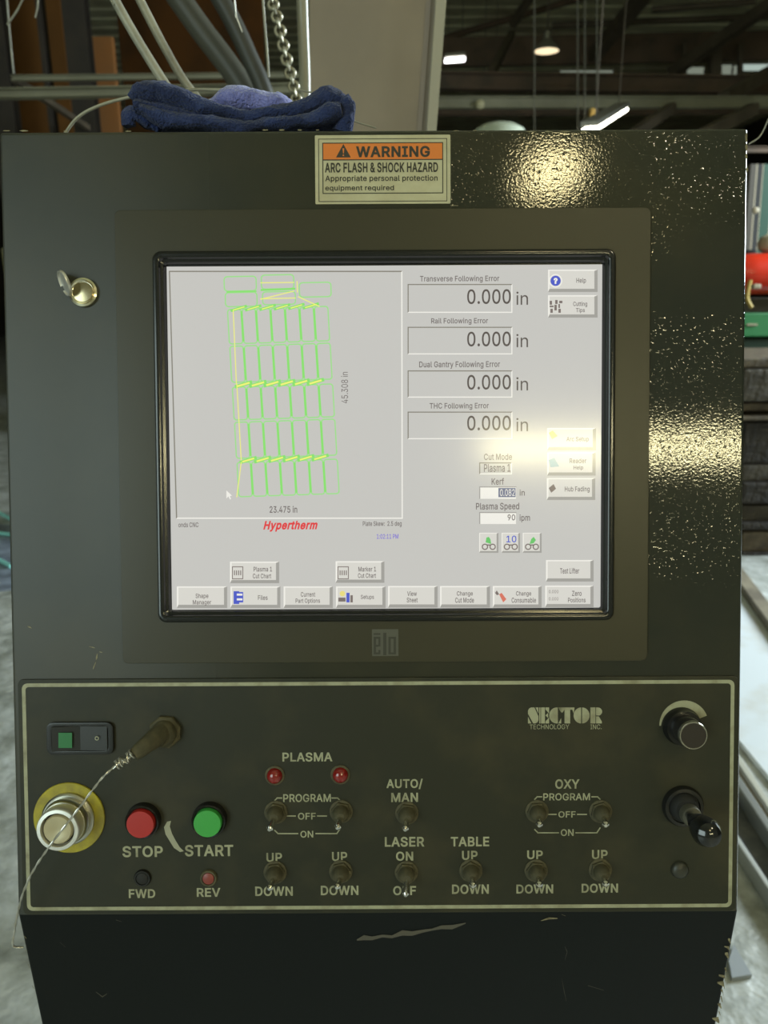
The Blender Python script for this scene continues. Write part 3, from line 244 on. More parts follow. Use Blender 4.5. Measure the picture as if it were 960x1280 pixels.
q.<#t-c&|-$&|-$*7,{*7,v*.,p*$,h)v,^)l,R)c,D)Z,4)S+|)O+f)N+G)P++)Y*l)g*U)y*B*5*3*P*&*q){+9)y+`){,+*&,M*3,n*B-.*U-D*m-W++-e+G-m+g-o+}-n,5-j,E-d,S-Z,_-Q,h-H,p->,v-5,|---&---&-j-c-j+p*+,**-,>*3,O*=,_*J,k*[,t*p,{+,-#+D-%+`-#+{,{,9,u,O,k,c,_,t,O-%,>-0,+-6+p-8+X-6+D-0+3-$+#,s*s,b*i,M*c,7*_+z*]+`*_+E*c+-*j*r*s*^+#*L+3*>+D*3+X*-#7#6#n#n#m#7#8#7#m#m#l#8#9#8#l#l#k#9#k#j#9#:#9#j#j#i#:#;#:#i#i#h#;#<#;#h#e#d#@#e#@#?#r#1#s#/#O#0#s#1#0#0#O#s#b#B#c#A#c#B#1#r#2#q#2#r#c#A#d#@#d#A#2#q#3#4#3#q#q#p#4#5#4#p#p#o#5#6#5#o#n#6#o#<#h#g#=#<#g#g#f#=#>#=#f#f#e#>#e#?#>#a#D#C#P#.#-#-#Q#P#`#E#a#D#a#E#H#G#_#Q#-#,#,#+#Q#R#Q#+#+#*#R#_#G#`#G#F#`#E#`#F#N#M#L#W#%#####N#W#N#X#W#X#N#Y#V#U#%#%#W#V#Y#N#Z#N#L#Z#[#Z#L#]#[#L#L#K#]#$###%#R#*#)#)#(#R#S#R#(#(#&#S#T#S#&#&#%#T#%#U#T#]#K#^#K#J#^#_#^#J#J#I#_#H#_#I#.#P#/#O#/#P#a#C#b#B#b#C
r,K#@*1)V*1-j*m-j*m-/*p-/*y-A++-P+:-^+M-h+b-n+x-p,--o,;-o,;-0,.-2,&-3+z-4+r-4+a-2+P-/+A-)+4,{+),q*{,e*t,U*p,F*o,5*o)V#?#>###$###>#>#=#$#&#$#=#$#&#%#;#:#(#:#9#(#)#(#9#&#=#<#<#;#&#;#(#&#5#-#6#,#+#7#7#6#,#6#-#,#1#0#2#/#2#0#2#/#3#4#3#/#.#4#/#4#.#5#-#5#.#)#9#8#*#)#8#8#7#*#7#+#*
s-[#}+X)N+?)O+&)S*m)Y*Y)c*H)o*:)}*.*2*$*E){*Z*Z*h*b*S*l*D*y*8+/*0+B*++W*)+q*+,+*1,<*:,J*F,Q*T,T*d,R*p,N*{,F+*,;+2,-+8+w+=+7+L*s+V*X+c*D+s*6,+*.,A*+,Z*-,p*3-(*=-:*K-I*[-V*p-a++-i+C-n+^-o+w-n,2-j,F-c,W-Y,g-N,t-A,~-2-,,}-2,k,T,^,N,l,F,y,;-*,,-3+u-9+^-;+H-9+5-4+$-+*t,z*l,m*j,^*k,P*p,E*y,;+*,3+:,-+N,&,-+t,M+k,h+^,{+M-.+;-6+$-9*h-7*Q-1*=-%*+,s)v,b)i,L)],4)T+u)O#)#0#*#0#/#*#+#*#/#,#+#/#/#.#,#-#,#.#F#E#h#G#F#h#h#g#G#H#G#g#g#f#H#I#H#f#J#I#f###4#$#4#3#$#l#A#m#$#3#%#3#2#%#&#%#2#1#&#2#A#l#B#k#B#l#M#d#c#N#M#c#c#b#N#b#O#N#&#1#(#)#(#1#0#)#1#B#k#C#k#j#C#D#C#j#j#i#D#E#D#i#h#E#i#J#f#e#K#J#e#L#K#e#e#d#L#d#M#L#?#n#@#a#`#Q#P#a#Q#5#|#{#6#5#{#{#z#6#z#7#6#>#o#?#n#?#o#S#R#_#`#_#R#Q#`#R#w#v#9#v#u#9#:#9#u#u#t#:#;#:#t#t#s#;#s#r#;#<#;#r#r#q#<#Y#X#Z#[#Z#X#X#W#[#7#z#y#8#7#y#y#x#8#x#w#8#w#9#8#<#q#=#q#p#=#>#=#p#o#>#p#[#W#]#W#V#]#V#U#]#^#]#U#U#T#^#_#^#T#S#_#T#4###|#|#5#4#m#A#@#@#n#m#O#b#a#a#P#O
t,+#D+o-j+o-5)]-5)]-j*=.l*{.l*{*_*|*O+#*B+**9+2*3+>*/+L*.+[*/+m*2+x)X+r)V+k)T+c)S+Z)S+R)R+J)R+,)U*n)^*X)l*I*$*@*<*=*Y*{-j*{-5*=-5*=-j#;#-#<#=#<#-#-#,#=#>#=#,#,#+#>#?#>#+#+#*#?#A#B#*#0#8#7#7#1#0#8#0#9#/#9#0#4#3#2#1#7#6#6#5#1#5#4#1#4#2#1#9#/#:#/#.#:#;#:#.#-#;#.#@#C#A#C#@#)#$###@#A#$#@#?#*#B#&#%#B#C#&#B#B#A#C#)#(#C
u..#L+X)Q+@)S+))X*p)b*^)n*N)~*A*7*8*N*2*j*1+-*1-j*o-j*o+2*q*r*y*Z++*G+<*9+Q*1+k*.+}*/,2*3,A*:,O*C,Z*O,d*^,k*n,p+%,q+;,q-j-S-j-S)V,s)V,s*X,|*X,o*8,^)z,I)h,2)[+t)S,s*B#.#-#0#0#/#.#5###6###5#$#4#$#5#$#4#%#&#%#4#3#&#4#&#3#(#)#(#3#3#2#)#*#)#2#+#*#2#2#1#+#,#+#1#-#,#1#0#-#1#7#J#I#I#8#7#8#I#H#9#8#H#H#G#9#G#:#9#B#E#C#D#E#=#>#=#E#?#>#E#E#B#?#B#A#?#@#?#A#:#G#F#;#:#F#F#D#;#<#;#D#D#=#<#6###J#J#7#6#D#F#K#E#D#K#C#E#K
v-t#9+E)V)h-j*P-j+G+=+O+%+V*k+^*S+d*<+j*%+q)l+Z)l+b*%+h*<+n*S+t*k+{+%,(+=,z-j-b-j,*)V+f*6#&###(###&#$#%#$#&#*#/#+#.#/###/#*###*#)###(###)#0#,#1#4#3#7#7#6#4#6#5#4#,#-#7#1#,#7#2#1#7#7#3#2#.###7#7#-#.#/#.#-#-#,#/#/#,#8#,#0#8#+#/#8
w/r#Y+,)V)n-j*S-j+&+y+.+a+5+F+<+++C*h+J*G+Q*$+G*$+N*F+U*f+]+)+c+E+j+`+q+y,D-j-*-j-X+y-_+`-f+E-m+*-s*g-z*G.%*$-v*$-~*G.**g.1+).8+E.?+`.F+y.u-j/[-j.A)V-_)V--+N,z,),u,;,p,N,l,a,^-@,l-@,^,a,O,),J+r,E+`,@+N+j)V+L*>-|*?,e,~#%#$#&#(###)###(#$#&#$#(#.#-#V#.#,###,#+###+#*###)###*#0#U#T#1#0#T#2#1#T#3#2#T#T#S#3#4#3#S#S#R#4#R#Q#4#Q#P#4#P#N#4#N#5#4#.###U#-#.#U#/#-#U#U#0#/#O#M#6#7#I#8#:#9#I#8#I#9#I#7#J#K#J#7#L#K#7#M#L#7#6#M#7#;#>#<#>#=#W#F#E#D#B#A#G#C#B#G#G#F#C#F#D#C#?#=#G#@#?#G#G#A#@#G#=#H#=#>#H#>#;#H#I#H#;#:#I#;#O#N#X#5#N#O#O#6#5#-#/#V#,#.#V#=#?#W#<#>#W#N#P#X#M#O#X
x-j#P)l)V+M+}+M+M)t-j*a-j+5,{+A,h+L,V+U,E+_,5+i,$+r+q+Q+q+[,$+e,5+m,E+v,V,%,h,1,{,c-j-N-j+t+K+t+y-T)V,h)V,/*Q+~*d+t*u+k+*+b+:+X+I+O+X+p+X+f+I+^+:+T+*+L*u+B*d+6*Q*W)V+=+e+b,0,(+c+`+=#)#(#&###K#J#$#%#C#C#0#$#%#G#F#F#B#%#C#%#B#$#0#1#1#-#$#-#,#$#G#%#H#I#H#%#J#I#%###J#%#%#$#L#)#&#$#*#)#$#+#*#$#$#,#+#/#9#:#9#/#D#A#@#9#E#A#9#9#D#E#/#:#.#2#.#:#:#3#2#7#6#8#<#;#=#9#@#?#?#>#9#>#=#9#=#;#9#9#;#N#:#9#N#8#6#:#6#5#:#5#4#:#3#:#4#E#B#O#E#D#B#C#B#D#0#C#D#D#/#0#1#0#/#/#.#1#1#.#M#$#&#L###%#L#.#2#M#-#1#M#8#:#N#B#F#O#A#E#O
y-t#S*+($*9(Z*C(Y*O(W*Z(V*e(W*n(Z*w(`+#(g+,(q+3(~+9)2+E)U)h-j*P-j+G+=+O+%+V*j+^*S+d*<+j*%+q)l+Z)l+a*%+g*<+m*S+t*k+{+%,(+=,z-j-b-j+o(w+g(d+^(S+S(E+G(9+;(0+-((*z&~*j&{*W&z*N&z*E&{*=&|*5&}*0(#+f*6#Q#P#$#Q#$###M#&#N#O#N#&#%#O#&#O#%#P#$#P#%#(#L#K#)#(#K#)#K#J#*#)#J#J#I#*#+#*#I#L#(#M#&#M#(#:#;#0#;#6#0#6#5#0#4#0#5#R#8#<#8#=#<#>#9#?#A#@#B#B#@#9#?#9#@#B#9#C#=#8#9#9#>#=#C#9#0#:#0#9#9#8#:#;#:#8#8#R#;#6#;#7#+#I#H#H#G#+#,#+#G#G#F#,#-#,#F#F#E#-#.#-#E#E#D#.#D#C#.#/#.#C#C#0#/#4#3#0#2#1#3#3#1#0#7#;#R
z-k#0*%)V*%**,F-.,F-1*,-1*,-j-;-j-;-9*{*8*{*4-A*4-A)V#$###-#-#,#$#$#,#%#&#%#+#+#%#,#&#+#*#-###/#/#.#-#)#(#&#&#*#)
0.Y#m,+)O+b)S+@)^+#)o*f*,*Q*I*A*n*5+=*.+m*,,F*.,{*5-O*A-z*Q.C*g.b+#.y+A/0+b/:,+/>,N/:,p/0-1.y-J.b-_.C-o-z-{-O.&,{.),F.&+m-{+=-o*n-_*I-J*,-1)o,p)^,O)S,+*.,B*0,W*8,k*F,{*X-.*q-8+2-@+R-D+x-F,F-D,p-@-:-8-[-.-x,{.4,k.G,W.U,B.^,+.a+n.^+X.U+E.G+5.4+(-x*x-[*p-:*l,p*j,F*l+x*p+R*x+2+(*q+5*X+E*F+X*8+n*0#+#*#g#g#f#+#,#+#f#f#e#,#-#,#e#e#d#-#d#c#-#.#-#c#c#b#.#/#.#b#b#a#/#0#/#a#l###H###l#$#$#l#%#l#k#%#&#%#k#j#&#k#^#]#3#4#3#]#]#[#4#[#5#4#&#j#(#j#i#(#)#(#i#i#h#)#*#)#h#g#*#h#0#a#`#1#0#`#`#_#1#2#1#_#_#^#2#^#3#2#6#Z#Y#6#Y#7#I#G#F#J#I#F#F#E#J#K#J#E#W#9#X#9#8#X#Y#X#8#7#Y#8#B#A#N#O#N#A#A#@#O#P#O#@#@#?#P#Q#P#?#R#Q#?#?#>#R#S#R#>#>#=#S#T#S#=#=#<#T#K#E#D#L#K#D#D#C#L#M#L#C#C#B#M#B#N#M#T#<#U#<#;#U#V#U#;#;#:#V#W#V#:#9#W#:#G#I###H###I#Z#6#[#5#[#6
1.Y#2*H)V*H*3-v*3-v)V,]/7,])V+w)V+w.T+t.T*R-T*R.?+i/7,]*3+w*3#/#.#,#,#.#-#&#%#)#1#0#+#$###*#/#,#+#+#(#/#0#1#*#(#+#0#)#%#0#*#)#0#$#*#1
2.Y#c*<)V*<*+,2,-,D,@,T,R,c,c,o,s,x-%-$-5-*-C---R-.-b---t-).),}.7,s.C,h.M,Y.U,J.[,9._,(.a+p._+_.Z+N.S+A.J+6.?+-.1+%-}*}-l*|-X*>-X*@-v*G.6*R.N*c.e*v.w+1/*+J/5+g/;,)/>,F/;,b/5,{/+-6.w-H.f-W.Q-c.;-j-}-l-c-k-P-h->-b-,-Y,t-M,a->,K-+,3,o+t,S+V+;*8+;*5-t*5-t)V#$###`#A#@#B#C#B#@#@#?#C#D#C#?#E#D#?#?#>#E#F#E#>#>#=#F#=#G#F#J#:#9#9#8#J#I#;#:#:#J#I#6#L#7#K#7#L#^#%#_#7#K#8#J#8#K#$#`#_#_#%#$#G#=#<#H#G#<#<#;#H#;#I#H#5#4#N#M#5#N#V#U#.#/#.#U#U#T#/#)#[#Z#*#)#Z#Z#Y#*#+#*#Y#Y#X#+#,#+#X#X#W#,#-#,#W#W#V#-#V#.#-#/#T#0#T#S#0#S#R#0#1#0#R#R#Q#1#2#1#Q#Q#P#2#3#2#P#P#O#3#4#3#O#N#4#O#`###b#b#a#`#%#^#]#&#%#]#(#&#]#]#[#(#[#)#(#5#M#6#L#6#M
3.Y#g+})O+_)Q+A)W+&)a*i)m*T)}*B*5*5*K*,*e*(+%*j+%*m*p*s*a*{*S++*H+8*>+G*7+X*2+k*/+~*.,7*/,J*3,[*9,l*A,y*L-)*Y-1*i-6*z-7+3-6+E-1+V-*+g,{+v,m,&,[,2,F,9,-,>+l,@+?,@+?,t,i.T,i.X*B.X*B/7-c/7-c.b+v,_+v,j,?,k,`,g,},]-;,N-P,<-b,%-n+i-v+O-x+3-u*q-n*V-a*>-P*)-;)r,~)c,b)X,C)Q,$,j#&#3#(#3#2#(#)#(#2#2#1#)#*#)#1#1#0#*#+#*#0#0#/#+#,#+#/#/#.#,#-#,#.#5#4#%#5#%#$#$#6#5#e#8###7###8#G#T#H#6#$#####7#6#R#I#H#H#T#R#K#R#S#%#4#&#3#&#4#I#R#J#R#K#J#:#9#d#:#d#c#;#:#c#E#V#F#U#F#V#_#^#?#@#?#^#^#]#@#]#[#@#A#@#[#[#Z#A#B#A#Z#Z#Y#B#;#c#b#<#;#b#b#a#<#=#<#a#a#`#=#>#=#`#`#_#>#_#?#>#B#Y#C#Y#X#C#D#C#X#X#W#D#E#D#W#V#E#W#Q#L#S#M#L#Q#Q#P#M#d#9#e#8#e#9#F#U#G#T#G#U#K#S#L#O#N#M#M#P#O#R#T#f#S#R#f#Q#S#f
4.Y#6*#*f*#+@,?/7-$/7*j+H*j+E.1+E.1*f,c)V,c*v,c+4,c-,-E-,-E)V,c*f,c+E-E+E-E*f#$###)#$#)#(#(#%#$#)###-#)#-#.#4#3#.#%#(#&#3#4#/#,#1#2#-###2#)#.#3#0#/#4#+#*#4#5#+#4#2#5#-#5#4#.#.#-#5#5#2#1
5.Y#r,$)O+c)Q+G)W+.)b*s)p*`*$*O*8*C*N*;*f*8+#*w+#*z*p+#*c+,*U+6*J+B*@+O*8+_*2+o*/,$*.,9*/,K*4,]*<,l*G,y*U-(*e-0*w-4+/-6+D-4+Y-/+n-(,$,x,5,k,C,[,N,I,V,6,[+},^+l,]+Z,Y+I,T+:,N+-,G*},>*?,E*]/7-]/7-].X+9.X+(,v+*,v+6-$+D-,+T-3+e-8+w-;,--<,D-:,Z-6,o-/-&-$-8,t-G,f-T,U-a,C-j,/-q+u-u+^-v+E-s+%-l*c-`*H-N*0-:)w,~)f,c)Y,E)R#-#,#.#U#O#N#)#(#2#2#1#)#*#)#1#1#0#*#+#*#0#0#/#+#,#+#/#.#,#/#O#U#P#Q#P#U#L#K#X#K#Y#X#5#$#6#[#I#]#6#$#####7#6#I#[#J#Z#J#[#$#5#%#4#%#5#Y#K#J#J#Z#Y#%#4#&#4#3#&#(#&#3#2#(#3#U#N#M#V#U#M#M#L#V#W#V#L#L#X#W#Q#U#T#8#q#9#^#H#G#G#_#^#9#q#p#:#9#p#p#o#:#o#;#:#E#a#F#a#`#F#G#F#`#_#G#`#l#k#>#?#>#k#k#j#?#@#?#j#j#i#@#i#h#@#A#@#h#h#g#A#B#A#g#g#f#B#;#o#n#<#;#n#n#m#<#=#<#m#m#l#=#l#>#=#B#f#C#f#e#C#e#d#C#D#C#d#d#c#D#E#D#c#c#b#E#a#E#b#q#8###7###8#]#I#H#H#^#]#S#R#T#Q#T#R
6.Y#x,*)O+g)R+J)Y+0)f*t)v*a*/*P*F*E*b*>+#*<+D*=+^*C+w*L,7*Y,T*m,w++-B,D/7-0/7+9,M+3,M+9,V+?,`+G,i+P,p+Z,w+g,|+s-$,$-&,3-(,Q-%,l,z-*,p-?,a-Q,N-a,8-k+z-r+^-t+?-r*|-j*_-_*E-N*.-;)u-#)e,e)Y,I)R,**,,=*.,O*3,`*;,n*E,y*R-(*b-0*t-4++-5+?-4+T-0+g-(+x,y,,,n,9,`,C,O,K,=,P,*,Q+r,P+a,K+P,D+B,9+6,-+,+y+$+h*{+U*z+@*{+,+$*t+,*c+6*R+B*E+P*;+a*3+r*.+Q,p#*#)#q#q#p#*#+#*#p#p#o#+#,#+#o#o#n#,#-#,#n#n#m#-#.#-#m#/#.#m#m#l#/#0#/#l#l#k#0#6#8#7#7#j#i#6#7#i#8#6#9#u#$#v#f#>#=#<#g#f#f#=#<#$#u#%#u#t#%#6#i#h#%#t#&#t#s#&#(#&#s#s#r#(#)#(#r#q#)#r#0#k#j#1#0#j#j#7#1#2#1#7#7#8#2#8#9#2#9#:#2#3#2#:#:#;#3#e#@#?#Q#S###R###S#@#e#d#P#U#T#P#T#Q#S#Q#T#b#B#c#B#A#c#d#c#A#@#d#A#M#L#X#Y#X#L#L#K#Y#K#J#Y#Z#Y#J#J#I#Z#[#Z#I#]#[#I#I#H#]#^#]#H#H#G#^#G#F#^#_#^#F#F#E#_#U#P#O#V#U#O#O#N#V#W#V#N#N#M#W#M#X#W#_#E#`#E#D#`#a#`#D#D#C#a#b#a#C#B#b#C#3#;#4#v#$#####R#v#>#f#e#e#?#>#h#g#6#w#6#<#g#<#6#:#9#6#6#w#;#5#4#;#;#:#6#5#;#w
7.Y#,*^)V-1.T-1.X*:.X*:/7-v/7-v.U+G)V###+#$#%#$#*#*#)#%#*#$#+#(#&#%#%#)#(
8.Y$V,*)O+d)Q+E)W+*)b*l)p*W*%*F*:*:*P*2*j*0+)*1+>*6+R*=+f*G+w*S,,*b,9*r,D+(,L+;,Q+;,S*~,]*j,j*Y,}*L-8*E-P*B-k*E.)*K.A*V.V*g.j*y.z+4/,+L/6+h/<,*/>,G/<,c/6,{/,-6.z-H.j-W.V-d.A-j.)-m-k-j-P-c-8-U,}-E,j-1,],u,S,u,Q--,L-=,D-M,9-[,,-h+w-r+f-z+R-~+>.$+)-}*j-v*P-i*:-X*%-C)p-+)b,j)W,K)Q,**-,@*.,S*2,f*8,u*A-&*K-1*W-9*g-=*v-?+--=+?-8+O-0+`-%+m,s+x,d,&,Q,.,?,2,*,3+q,2+^,.+K,&+<+x+.+m+#+`*w+O*r+?*p+-*r*v*v*g*~*W+-*K+:*A+I*8+[*2+p*.,*,k,<,l,L,o,Z,u,h,},s-,,|-8-(-F-,-U---g-,-w-(.+,}.8,t.D,i.N,[.U,L.[,<.`,*.a+s.`+c.[+S.U+F.N+;.D+3.8+,.++(-w+&-g+(-U+,-F+3-8+<-,+G,}+T,u+d,o+t,l#*#)$,$,$+#*#+#*$+$+$*#+#,#+$*#-#,$*$*$)#-#.#-$)$)$(#.#/#.$($($&#/#0#/$&#1#0$&$&$%#1#2#1$%#<#;$N$N$M#<#=#<$M$M$L#=#>#=$L#D$G$F$1#$#####i$1#{$U#|#$$1$0$T#}#|#|$U$T$E#E$F#D$F#E#$$0#%$0$/#%#&#%$/$.#&$/#~#}#6#}$T#6#7#6$T$T$S#7$R#7$S#C$H$G$G#D#C#&$.#($.$-#(#)#($-$,#)$-#2$%$$#3#2$$#4#3$$$$$##4#5#4$#$##~#5#~#6#5#7$R#8$R$Q#8#9#8$Q$Q$P#9#:#9$P$P$O#:#;#:$O$N#;$O#>$L$K#?#>$K#@#?$K$K$J#@#A#@$J$J$I#A#B#A$I$I$H#B$H#C#B#F$D$C$C#G#F$A#H$B#h#k#j#y$4#z$3#z$4#G$C$B$B#H#G#l#g#f#m#l#f#k#h#g#g#l#k#w#V#x#y#x#V$4#y#V#V#U$4$5$4#U#U$6$5$@#I$A#H$A#I#d#c#o#p#o#c#c#b#p#q#p#b#b#a#q#a#`#q#r#q#`#`#_#r#s#r#_#_#^#s#t#s#^#^#]#t#]#[#t#u#t#[#[#Z#u#Q#P$:$;$:#P#P#O$;$<$;#O#O#N$<#m#f#e#n#m#e#e#d#n#d#o#n#u#Z#v#Z#Y#v#Y#X#v#w#v#X#X#W#w#V#w#W$6#U#T$7$6#T#T#S$7$8$7#S#S#R$8$9$8#R#R#Q$9#Q$:$9$<#N$=#N#M$=#M#L$=$>$=#L#L#K$>$?$>#K#K#J$?$@$?#J#I$@#J#h#j###i###j#z$3#{$3$2#{$U#{$2$D#F$E#E$E#F
9.Y#x,*/>,H/;,f/4-#/(-;.s-N._-_.F-k.,-r-i-t-I-r-0-m,q-d,V-U,8-B+r-)+J+k)V+#)V,v,@,|,@,w,6,p,-,h,$,_+y,T+r,I+m,=+i,0+f+}+f+_+h+C+n+++y*q,-*_,?*O,U*D,o*>-/*<-N*>-m*E./*Q.H*b.`*u.t+1/(+J/4+g/;,*.a+r.`+a.Z+P.R+B.G+6.;+,.++$-u*|-c*z-N*|-9+$-&+,,p+6,a+B,T+P,I+a,B+r,=,*,;,=,=,O,A,`,I,n,S,z,a-(,p-0-%-4-8-5-L-4-b-0-u-(.+,z.:,n.G,`.R,O.Z,=.`,_+x#F#E#_#_#^#F#G#F#^#H#G#^#^#]#H#I#H#]#]#[#I#[#Z#I#J#I#Z#Z#Y#J#K#J#Y#Y#X#K#L#K#X#M#L#X#O#V#U#U#P#O#e#@#?#R###S#@#e#d#Q#T#S#S###Q#@#d#A#d#c#A#B#A#c#b#B#c#P#U#T#T#Q#P#3#;#4#B#b#C#b#a#C#D#C#a#a#`#D#E#D#`#_#E#`#M#X#W#N#M#W#W#V#N#V#O#N#f#>#=#f#=#<#<#g#f#$#v#u#6#9#8#6#i#h#t#%#u#$#u#%#2#1#7#l#k#0#0#/#l#m#l#/#/#.#m#.#-#m#n#m#-#-#,#n#o#n#,#,#+#o#p#o#+#+#*#p#q#p#*#*#)#q#:#;#3#3#2#:#9#:#2#8#9#2#2#7#8#6#8#7#i#6#7#j#i#7#7#1#j#1#0#j#0#k#j#q#)#r#)#(#r#s#r#(#(#&#s#t#s#&#%#t#&#e#?#>#>#f#e###R#v#v#$###h#g#6#w#6#<#g#<#6#9#6#:#6#w#;#5#4#;#;#:#6#5#;#w
.+_#<*[)R*O)S*E)W*;)`*3)i*/)t*.*$*/*1*3*<*;*E*E*M*O*Q*[*S*h*Q*s*M*}*E+)*<+.*1+/*$+.)t+))i*})`*s)W*h)S#*#)#(#(#&#*#$###%#%###&###-#&#*#&#-#+#*#-#,#+#-#:#9#;#7#6#8#6#5#3#4#3#5#8#6#9#6#3#0#1#0#3#2#1#3#;#9###9#6###6#0###-###0#.#-#0#/#.#0
/,A#(,3/O*C(e)e(e+T/O###&#$#%#$#&
&.T$X+h)O+G)Q+*)W*k)c*T)q*A*%*2*:*&*P){*i)y+&){+<*#+O*++`*6+p*B,#*Q,3*b,A*u,P+.,`+{-=,&-B,.-H,5-N,;-U,A-^,G-f,K-o,M-y,N.),L.8,G.F,=.Q,1.Z+~.`+l.b+`.a+T.^+J.Y+A.S+9.L+3.C+/.9+,./++-~+,-q+/-f+3-Y+:-N+A-B+K-5+U-(+b,u+o,e.J)V-Z)V+M,/*v,n*i-#*]-5*S-F*M-W*I-j*G-}*I.8*N.L*W._*c.o*r.}+(/-+</5+R/:+k/;,(/:,>/5,R/-,d.},r.p,}.`-+.N-0.<-2.(-1-t-.-f-)-X,~-K,v->,l-3,b-(,U,x,H,n+<+|+)+m*v+_*k+P*d+C*_+4*^+$*_*p*c*b*j*S*s*H+#*>+1*5+@*/+Q*,+d**+x*,,0*0,C*7,U*A,g*M,v*[-)*m-5+$->+9-E+P-J+i-K,(.,,(.*+e.&+I-|+2-t*y-k*h-b*X-W*L-O*B-G*:-;*+-))u,o)h,W)^,>)U,$)Q+X-#+),[+~,R+N,/,m*S-6+&-]*S-6*&#($.#)$.$-#)#*#)$-$-$,#*#+#*$,$,$+#+#,#+$+$+$*#,#-#,$*#.#-$*$*$)#.#/#.$)$)$(#/#0#/$(#1#0$($($&#1#2#1$&$Q#6#]#H#G#k$3$2#$$1#$$2#j#I#H#H#k#j#$$1#%$0#%$1$##[#5#6$Q#[#6#W$P#V#U#6#]#6#U#U#T#]#J#I#i#I#j#i#%$0#&$0$/#&#(#&$/$.#($/#2$&$%#3#2$%$%$$#3#4#3$$$$$##4$##5#4#]#T#^#T#S#^#_#^#S#S#R#_#`#_#R#R#Q#`#a#`#Q#Q#P#a#b#a#P#P#O#b#c#b#O#d#c#O#O#N#d#e#d#N#N#M#e#f#e#M#M#L#f#g#f#L#L#K#g#h#g#K#K#J#h#J#i#h$O$4##$4$O$5#F#E#m#l#F#m$5$O$N$N$M$5$M$6$5#7#X#~#8#7#~#~#}#8#9#8#}#:#9#}#}#|#:#;#:#|#p#o#C#D#C#o#o#n#D#E#D#n#m#E#n$I$J#Z$H$I#Z$G$H#Z#Z#Y$G$D$C$<$=$<$C$C$B$=$>$=$B$B$A$>$?$>$A$A$@$?$J$I$9$I$H$9$:$9$H$H$G$:$6$M$L$7$6$L$L$K$7$K$8$7#;#|#{#<#;#{#{#z#<#=#<#z#z#y#=#>#=#y#y#x#>#x#w#>#?#>#w#w#v#?#@#?#v#v#u#@#u#t#@#A#@#t#t#s#A#s#r#A#B#A#r#r#q#B#C#B#q#p#C#q$3#$####$4$3#6#[#X#W#6#X#X#7#W#F#l#G#k#G#l#V#6$P#W#7$P$E$D$<$F$E$<#~#X$R$;$:$G#X#[$R#[$#$S#5#[$Q$U$V$F$T$W$J$V$U$;$R$S$;$:$;$S$9$:$S#[$S$R$W$T$8$9$S$T$J$9$T$R$;$U$F$<$U$G#Y$V$;$G$V#Z$J$W$8$K$W
:+_#T*[)R*O)S*E)W*;)`*3)i*/)t*.*$*/*1*3*<*;*E*E*M*O*Q*[*S*h*Q*s*M*}*E+)*<+.*1+/*$+.)t+))i*})`*s)W*h)S*[,W*O,X*E,^*;,e*3,o*/,y*.-**/-6*3-A*;-K*E-R*O-V*[-X*h-V*s-R*}-K+)-A+.-6+/-*+.,y+),o*},e*s,^*h,X#*#)#(#(#&#*#&#-#*#+#*#-#-#,#+#B#A#@#$###%#0#/#.#%###&#-#&#####0#-#0#.#-#B#@#?#?#E#B#C#B#E#D#C#E#:#9#;#3#2#1#7#6#8#O#N#P#Q#P#N#N#M#K#L#K#M#8#6#9#6#5#3#5#4#3#S#R#Q#<#S#Q#Q#N#<#H#<#N#N#K#H#I#H#K#J#I#K#;#9###9#6###0###6#6#3#0#3#1#0#>#=#<#?#>#<#E#?#<#<#H#E#F#E#H#G#F#H
?-T$(+%+:+%+A+&+^+*+v+/,.+6,=+?,J+J,U+V,`+e,i+t,s,&,~,4-/,?-<,G-K,L-[,N-o,L-~,I.1,B.=,:.H,0.Q,#.X+r.^+d.b+T.c+E.b+8._++.Y*z.R*p.I*g.=*`.0*Z-{*X-i)r-i)u.*)}.B*-.X*<.l*N.|*d/-*{/6+9/<+T/>+q/<,0/6,G/,,[.{,m.k,{.W-*.B-0.+-2-m-0-R-*-:,{-$,m,m,[,],F,M,9,D,-,;+~,3+v,*+o+{+k+p+g+c+e+S+e+@+e+:+F)R+:)S+/)W+$)`*y)i*u)t*s*$*u*1*y*<+$*E+/*L+:*Q+F*R+R*Q+]*L+g*E+n*<+s*1+t*$+s)t+n)i+g)`+])W+R)S#H#G#F#F#E#H#I#H#E#E#D#I#J#I#D#D#C#J#K#J#C#p#o#q#r#q#s#q#o#n#n#t#q#s#q#t#K#C#B#L#K#B#B#A#L#M#L#A#P#=#<#k$&$%#x#w#y#=#P#>#O#?#>#>#P#O#m#l#n#l#k#n#t#n#k#k#w#t#w#v#t#v#u#t#M#A#@#N#M#@#@#?#N#?#O#N#:#R#;#Q#;#R#~#}$#$$$##}#z$$#}#{#z#}#}#|#{#c#b#-#b#.#-#Y#X#4#_#^#0#1#0#^#^#]#1#2#1#]#]#[#2#3#2#[#[#Z#3#Z#Y#3#Y#4#3#4#X#5#X#W#5#6#5#W#W#V#6#7#6#V#V#U#7#8#7#U#U#T#8#9#8#T#S#9#T#.#b#a#a#`#.#/#.#`#`#_#/#_#0#/#9#S#:#R#:#S#k$%$$$$#z#k#w#k#z#y#w#z#j#i###$###i#i#h#$#%#$#h#h#g#%#&#%#g#g#f#&#(#&#f#f#e#(#)#(#e#*#)#e#e#d#*#+#*#d#,#+#d#d#c#,#c#-#,#;#Q#<#P#<#Q'''
GA = ''.join(chr(i) for i in range(35, 127) if chr(i) not in "\\'\"")
FONT = {}
